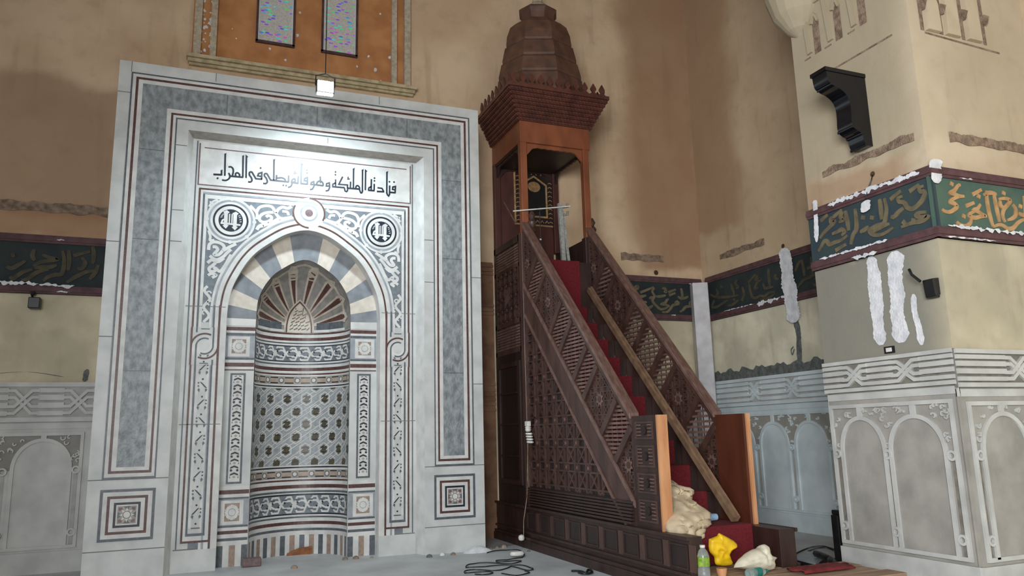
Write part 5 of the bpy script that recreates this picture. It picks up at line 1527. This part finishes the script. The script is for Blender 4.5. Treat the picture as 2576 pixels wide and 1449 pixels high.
b = MB(); b.lathe([(0.0, -0.045), (0.035, -0.03), (0.045, 0.0), (0.035, 0.03), (0.0, 0.045)], (4.13, a[0], 0.13), 'white_plastic', 14); b.build('knob', t, 40)

# white metal post leaning at the top of the stairs with a thin rod across
t = thing('metal_post', 'whitewashed metal channel post standing at the top of the red stairs', 'post', (5.06, -0.10, 4.0))
a = onY(1408, 512, -0.08); c = onY(1418, 655, -0.08); e = onY(1432, 656, -0.08)
b = MB()
b.prism([(a.x-0.03, -0.10, a.z), (a.x+0.035, -0.10, a.z), (c.x+0.03, -0.10, 4.002), (c.x-0.03, -0.10, 4.002)], (0, 0.05, 0), 'grey_metal')
b.prism([(a.x+0.02, -0.06, a.z-0.1), (a.x+0.075, -0.06, a.z-0.1), (e.x+0.03, -0.06, 4.002), (e.x-0.01, -0.06, 4.002)], (0, 0.04, 0), 'grey_metal')
b.build('channel', t)
b = MB()
for dz in (-0.05, -0.17): b.tube([(a.x+0.05, -0.06, a.z+dz), (a.x+0.15, -0.06, a.z+dz+0.02), (a.x+0.155, -0.06, a.z+dz+0.06), (a.x+0.12, -0.06, a.z+dz+0.05)], 0.016, 'grey_metal', 6)
b.build('clip', t)
b = MB(); r0 = onY(1291, 531, -0.13); r1 = onY(1434, 519, -0.13)
b.tube([r0, r1], 0.010, 'white_plastic', 6)
tag(b.build('rod', None, at=r0), 'thin white rod lying across the pulpit seat opening, resting on the metal post', 'rod')
b = MB(); r0 = onY(1357, 525, -0.11); b.tube([(r0.x, -0.11, r0.z), (r0.x+0.004, -0.11, r0.z-0.35), (r0.x+0.01, -0.11, r0.z-0.62)], 0.007, 'cable_black', 6); b.box(r0.x-0.02, -0.13, r0.z-0.04, r0.x+0.02, -0.09, r0.z+0.02, 'black_plastic'); b.box(r0.x-0.012, -0.12, r0.z-0.48, r0.x+0.012, -0.10, r0.z-0.46, 'white_plastic')
tag(b.build('hanging_microphone', None, at=r0), 'thin microphone lead hanging from the rod in front of the pulpit seat', 'microphone')
b = MB(); r0 = onX(1272, 505, 4.24); r1 = onX(1299, 592, 4.24)
b.tube([(4.245, 0.55, r0.z-0.0), (4.245, r1.y+0.02, zr(-0.05)-0.02)], 0.012, 'wood_rail', 6)
tag(b.build('thin_batten', None, at=(4.245, 0.3, 4.5)), 'thin wooden batten leaning on the left side of the pulpit seat', 'batten')

# long timber lying on the stairs
b = MB(); a = onY(1482, 733, -0.22); c = onZ(1848, 1312, 0.585)
A_ = Vector(a); C_ = Vector(c); w = Vector((0.042, 0, 0)); up = Vector((0, -0.045, 0.045))
for sx, dz in ((0, 0), ):
    pts = [A_-w, A_+w, C_+w, C_-w]; b.prism(pts, up*1.0, 'wood_plank')
    b.prism([A_-w*0.2+up, A_+w*0.5+up, C_+w*0.5+up, C_-w*0.2+up], up*0.4, 'wood_plank')
tag(b.build('timber', None, at=C_), 'long weathered timber lying diagonally on the red stairs', 'timber')

# ---------------- bags, cloth and bottles by the foot of the stairs
def pillow(outline, Y, th, m, seed, amp=0.35, floor=0.196, at=None, lean=0.0, tex=9.0):
    """crumpled bag: traced outline given real thickness and folds"""
    P = [onY(x, y, Y) for x, y in outline]; P = [(p.x, p.z) for p in P]
    P = spline(P+[P[0]], 4)[:-1]
    cx_ = sum(p[0] for p in P)/len(P); cz = sum(p[1] for p in P)/len(P); zmin = min(p[1] for p in P)
    b = MB(); R = 9
    for side in (-1, 1):
        rows = []
        for r in range(R+1):
            t = 1-r/R*0.97; row = []
            for (x, z) in P:
                X = cx_+(x-cx_)*t; Z = cz+(z-cz)*t
                nz = noise.noise(Vector((X*tex+seed, Z*tex, side*1.7)))*0.6+noise.noise(Vector((X*tex*2.6, Z*tex*2.6+seed, side*3)))*0.4
                d = th*sqrt(max(0, 1-t*t))*(1+amp*nz*1.8)
                row.append(Vector((X, Y+side*d+lean*(Z-zmin), max(Z, floor+0.004*(1+side)))))
            rows.append(row)
        b.grid(rows, m, cu=True); b.face(rows[-1], m)
    return b
# platform boards the things stand on
pc = onZ(2078, 1436, 0.19)
t = thing('plank_platform', 'worn wooden plank platform at the foot of the pulpit stairs', 'platform', (5.2, -4.0, 0))
for x0, x1, y0, y1 in ((4.37, 5.24, -3.66, -3.48), (4.37, 5.24, -3.87, -3.665), (4.40, 5.98, -4.13, -3.885), (4.40, 5.93, -4.40, -4.135), (4.42, 6.0, -4.62, -4.405)):
    b = MB(); b.box(x0, y0, 0.13, x1, y1, 0.19, 'wood_raw_dull'); b.build('plank', t, None, 0.004)
b = MB(); b.box(4.5, -4.55, 0.0, 4.6, -3.9, 0.13, 'wood_dark'); b.build('bearer', t); b = MB(); b.box(5.7, -4.55, 0.0, 5.8, -3.9, 0.13, 'wood_dark'); b.build('bearer', t); b = MB(); b.box(4.5, -3.85, 0.0, 5.1, -3.5, 0.13, 'wood_dark'); b.build('bearer', t)
PZ0 = 0.19
b = MB(); rows = []
for i in range(9):
    rows.append([Vector((5.12+0.62*j/10+0.03*sin(i+j), -4.30+0.26*i/8, PZ0+0.012+0.02*abs(sin(i*0.9+j*1.3))*(1 if 0 < i < 8 else 0.2))) for j in range(11)])
b.grid(rows, 'carpet_old'); o = b.build('carpet_scrap', None, 60, at=(5.4, -4.2, PZ0)); sm = o.modifiers.new('thickness', 'SOLIDIFY'); sm.thickness = 0.012; sm.offset = -1
tag(o, 'scrap of dark red carpet on the planks at the bottom edge', 'carpet')
yb = pillow([(1783, 1356), (1806, 1347), (1812, 1342), (1853, 1367), (1838, 1386), (1835, 1398), (1841, 1412), (1840, 1421), (1803, 1422), (1797, 1402), (1784, 1385)], -3.78, 0.055, 'bag_yellow', 3.0, 0.5)
tag(yb.build('plastic_bag', None, 70, at=(4.75, -3.78, PZ0)), 'bright yellow plastic bag standing at the foot of the stairs', 'bag')
wb = pillow([(1846, 1428), (1858, 1410), (1878, 1392), (1898, 1381), (1912, 1379), (1918, 1370), (1928, 1371), (1933, 1386), (1940, 1397), (1952, 1402), (1946, 1412), (1948, 1426), (1938, 1434), (1900, 1436)], -3.98, 0.085, 'bag_white', 8.0, 0.35)
tag(wb.build('plastic_bag', None, 70, at=(5.1, -4.03, PZ0)), 'crumpled cream-white plastic bag lying on the planks by the right curb', 'bag')
# beige cloth heaped on the lowest steps
rowsP = [(1213, 1676, 1688, -2.62), (1226, 1673, 1694, -2.66), (1234, 1672, 1722, -2.70), (1248, 1672, 1724, -2.74), (1261, 1673, 1722, -2.80), (1270, 1673, 1738, -2.86), (1282, 1673, 1756, -2.93), (1296, 1673, 1767, -3.02), (1308, 1674, 1770, -3.08), (1320, 1676, 1768, -3.12), (1333, 1678, 1764, -3.16), (1345, 1700, 1762, -3.20), (1354, 1728, 1757, -3.24)]
b = MB(); rows = []
NR = 44; NC = 30
for i in range(NR+1):
    f = i/NR*(len(rowsP)-1); k = min(int(f), len(rowsP)-2); e = f-k; A = rowsP[k]; B2 = rowsP[k+1]
    y, xl, xr, Y = [A[c]+(B2[c]-A[c])*e for c in range(4)]; Y -= 0.24
    row = []
    for j in range(NC+1):
        u = j/NC; x = xl+(xr-xl)*u; ed = min(1, min(u, 1-u, i/NR, 1-i/NR)*7)
        p = onY(x, y, Y)
        rg = lambda v: (1-2*abs(noise.noise(v)))**2*(1 if abs(noise.noise(v)) < 0.5 else 0)
        fold = 0.040*noise.noise(Vector((u*1.4, i*0.07, 1.3)))+0.030*rg(Vector((u*1.5+i*0.09, i*0.05-u*0.9, 4.1)))+0.016*rg(Vector((u*3.0-i*0.10, i*0.16+u, 8.1)))
        row.append(p+Vector((0, -0.10*ed-fold*2.2*ed, 0.02*fold)))
    rows.append(row)
b.grid(rows, 'cloth_beige'); o = b.build('dust_sheet', None, 80, at=(4.5, -3.1, 0.56)); sm = o.modifiers.new('thickness', 'SOLIDIFY'); sm.thickness = 0.03; sm.offset = 1
tag(o, 'beige cloth sheet heaped on the lowest carpeted steps', 'cloth')
def bottle(name, label, loc, rot, h, r, lab, cap):
    t = thing(name, label, 'bottle', loc); t.rotation_euler = rot
    def part(n_, bb, par, s_=40):
        o_ = bb.build(n_, None, s_); o_.parent = par; return o_
    bb = MB(); bb.lathe([(r*0.85, 0), (r, 0.012), (r, h*0.28), (r*0.94, h*0.32), (r, h*0.36), (r, h*0.66), (r*0.75, h*0.80), (r*0.38, h*0.90), (r*0.36, h*0.95)], (0, 0, 0), 'bottle_plastic', 20); part('body', bb, t)
    bb = MB(); bb.lathe([(r*1.02, h*0.37), (r*1.02, h*0.64)], (0, 0, 0), lab, 20); part('label_wrap', bb, t)
    bb = MB(); bb.lathe([(r*0.45, h*0.93), (r*0.45, h)], (0, 0, 0), cap, 14); part('cap', bb, t)
    return t
p = onY(1776, 1436, -3.98)
bottle('water_bottle', 'clear water bottle with a green label standing at the end of the left curb', (p.x, -3.95, PZ0), (0, 0, 0), 0.285, 0.055, 'label_green', 'white_plastic')
p = onZ(1843, 1432, PZ0+0.05)
bottle('water_bottle', 'clear bottle with a teal label lying on its side beside the cream-white bag', (p.x, -4.16, PZ0+0.042), (0, pi/2, 0.12), 0.24, 0.04, 'label_teal', 'label_teal')
b = MB(); p = onY(1815, 1428, -4.05); b.lathe([(0.03, 0), (0.045, 0.06), (0.048, 0.09)], (p.x, -4.05, PZ0), 'wood_raw', 14)
tag(b.build('paper_cup', None, 40, at=(p.x, -4.05, PZ0)), 'small brownish paper cup in front of the yellow bag', 'cup')
p = onY(1786, 1308, -3.08); b = MB()
rows = []
prof = [(0.036, -0.055), (0.030, 0.045)]
for rr, xx in prof: rows.append([Vector((xx, rr*cos(2*pi*k/16), rr*sin(2*pi*k/16)+0.036)) for k in range(16)])
b.grid(rows, 'cup_blue', cu=True); b.face(rows[1], 'cup_blue'); b.face(list(reversed(rows[0])), 'white_plastic')
o = b.build('plastic_cup', None, 40); o.location = (p.x, -3.12, 0.561); o.scale = (1.15, 1.15, 1.15)
tag(o, 'small pale blue plastic cup lying on the red carpet of the lowest step', 'cup')

# ---------------- floor clutter
def cable(name, label, pts, r=0.007, z=0.008, m='cable_black'):
    P = [onZ(x, y, 0.01) for x, y in pts]; P = spline([(p.x, p.y, z) for p in P], 6)
    P = [(x, y, z+0.006*abs(sin(i*0.35))) for i, (x, y, z) in enumerate(P)]
    b = MB(); b.tube(P, r, m, 6)
    c = P[len(P)//2]
    return tag(b.build(name, None, 60, at=(c[0], c[1], 0)), label, 'cable')
cable('cable', 'loosely coiled black cable on the floor between the niche and the pulpit', [(1225, 1390), (1255, 1385), (1295, 1383), (1315, 1388), (1318, 1398), (1305, 1404), (1275, 1408), (1248, 1411), (1262, 1414), (1310, 1410), (1290, 1418), (1230, 1416), (1190, 1418), (1173, 1424), (1178, 1428), (1220, 1425), (1270, 1422), (1310, 1422), (1335, 1428), (1340, 1433), (1320, 1434), (1290, 1425), (1275, 1430), (1240, 1436), (1200, 1433), (1170, 1437), (1175, 1442), (1215, 1438), (1240, 1441), (1215, 1446), (1195, 1444)])
cable('cable', 'single loop of black cable at the bottom edge, right of the coiled one', [(1262, 1442), (1285, 1447), (1315, 1446), (1332, 1440), (1320, 1437)])
cable('cable', 'short twisted black cable offcut on the floor in front of the pulpit plinth', [(1438, 1437), (1462, 1439), (1475, 1442), (1480, 1434), (1490, 1441), (1470, 1445), (1455, 1441)], 0.012, 0.013)
p = onZ(1301, 1397, 0.02); b = MB()
b.lathe([(0.0, 0.0), (0.05, 0.004), (0.058, 0.025), (0.045, 0.048), (0.0, 0.055)], (0, 0, 0), 'white_plastic', 18)
o = b.build('extension_plug', None, 50); o.location = (p.x, p.y, 0.018); o.scale = (1.7, 0.9, 1.0)
tag(o, 'rounded white plug block lying on the coiled cable', 'plug')
p = onZ(1212, 1391, 0.0); b = MB(); rows = []
b.lathe([(0.16, 0.0), (0.13, 0.03), (0.06, 0.07), (0.0, 0.09)], (0, 0, 0), 'white_plaster', 16)
o = b.build('plaster_heap', None, 60); o.location = (p.x-0.02, -0.12, 0); o.scale = (1.3, 0.6, 0.9)
tag(o, 'small heap of white plaster at the right foot of the niche', 'plaster')
rnd = random.Random(5)
spots = [(1113, 1397), (1080, 1402), (895, 1406), (868, 1408), (935, 1404), (740, 1430), (1140, 1396), (1235, 1382), (1250, 1379), (1268, 1378), (1330, 1388), (1410, 1404), (640, 1421)]
for k, (x, y) in enumerate(spots):
    p = onZ(x, y, 0); r = rnd.uniform(0.02, 0.045); b = MB()
    rows = []
    for a in range(4): rows.append([Vector((r*(1.0, 0.95, 0.7, 0.25)[a]*(1+0.3*noise.noise(Vector((k, j, a))))*cos(2*pi*j/7), r*(1.0, 0.95, 0.7, 0.25)[a]*sin(2*pi*j/7)*0.8, r*(0, 0.35, 0.75, 0.95)[a])) for j in range(7)])
    m = rnd.choice(['cement', 'scar', 'white_plaster', 'stone_rust']); b.grid(rows, m, cu=True); b.face(rows[-1], m); b.face(list(reversed(rows[0])), m)
    o = b.build('rubble_lump', None); o.location = (p.x, p.y if p.y < -0.08 else p.y, 0.0)
    tag(o, 'small lump of plaster rubble on the dusty floor along the niche', 'rubble', 'lumps of rubble along the foot of the niche and pulpit')
p = onZ(632, 1418, 0.0); b = MB(); b.box(p.x-0.12, 0.22, 0.0, p.x+0.10, 0.36, 0.10, 'stone_mauve')
tag(b.build('broken_brick', None, None, 0.015, at=(p.x, 0.3, 0)), 'broken brown brick at the lower left corner of the curved niche', 'brick')
p = onY(755, 1392, 0.9); b = MB(); b.prism([(p.x-0.17, 0.93, 0.0), (p.x+0.16, 0.93, 0.0), (p.x+0.15, 0.93, 0.10), (p.x-0.02, 0.93, 0.085), (p.x-0.16, 0.93, 0.03)], (0, 0.03, 0), 'brick_orange')
tag(b.build('brick_shard', None, at=(p.x, 0.94, 0)), 'flat orange-brown shard leaning at the back of the curved niche', 'shard')

# right-hand clutter between the planks and the pier
t = thing('flat_case', 'flat grey slab with a dark front edge lying on the floor left of the pier', 'case', (0, 0, 0))
c4 = [onZ(1995, 1402, 0.09), onZ(2052, 1416, 0.09), onZ(2080, 1396, 0.09), onZ(2030, 1386, 0.09)]
t.location = (sum(c.x for c in c4)/4, sum(c.y for c in c4)/4, 0)
b = MB(); b.prism(c4, (0, 0, -0.02), 'stone_pale_blue'); b.build('lid', t)
b = MB(); b.prism([Vector((c.x, c.y, 0.07)) for c in c4], (0, 0, -0.07), 'black_plastic'); b.build('tray', t)
c0 = onZ(2088, 1416, 0.0)
def cord3(name, label, pts, r):
    P = spline([tuple(onZ(x, y, z)) for x, y, z in pts], 6); b = MB(); b.tube(P, r, 'cable_black', 6)
    c = P[len(P)//2]; tag(b.build(name, None, 60, at=(c[0], c[1], 0)), label, 'cable')
cord3('cable', 'thick black hose draped over the grey slab beside the pier', [(2052, 1392, 0.13), (2068, 1398, 0.15), (2085, 1406, 0.16), (2094, 1411, 0.11), (2100, 1413, 0.07), (2105, 1416, 0.04)], 0.035)
cord3('cable', 'thin black cable arching over the floor behind the grey slab', [(1992, 1398, 0.01), (2020, 1384, 0.02), (2045, 1376, 0.05), (2070, 1374, 0.06), (2092, 1380, 0.03), (2104, 1383, 0.02)], 0.009)
cord3('cable', 'second thin black cable bundled beside the first near the pier', [(2030, 1388, 0.01), (2055, 1379, 0.05), (2080, 1378, 0.06), (2096, 1384, 0.03), (2106, 1388, 0.015)], 0.010)
cord3('cable', 'black cable bunched against the pier plinth', [(2078, 1430, 0.02), (2092, 1428, 0.02), (2108, 1431, 0.02), (2102, 1438, 0.02), (2086, 1436, 0.02), (2094, 1433, 0.035), (2112, 1436, 0.02)], 0.016)
b = MB(); p = onX(2122, 1330, 6.62); b.box(6.50, -3.34, 0.0, 6.60, -3.24, 0.55, 'black_plastic'); b.box(6.52, -3.345, 0.55, 6.58, -3.235, 0.60, 'black_plastic')  # dark block added for the shade in the gap behind the pier
tag(b.build('gap_shade_block', None, None, 0.01, at=(6.55, -3.29, 0)), 'dark upright block giving the shade in the gap behind the pier plinth', 'post')
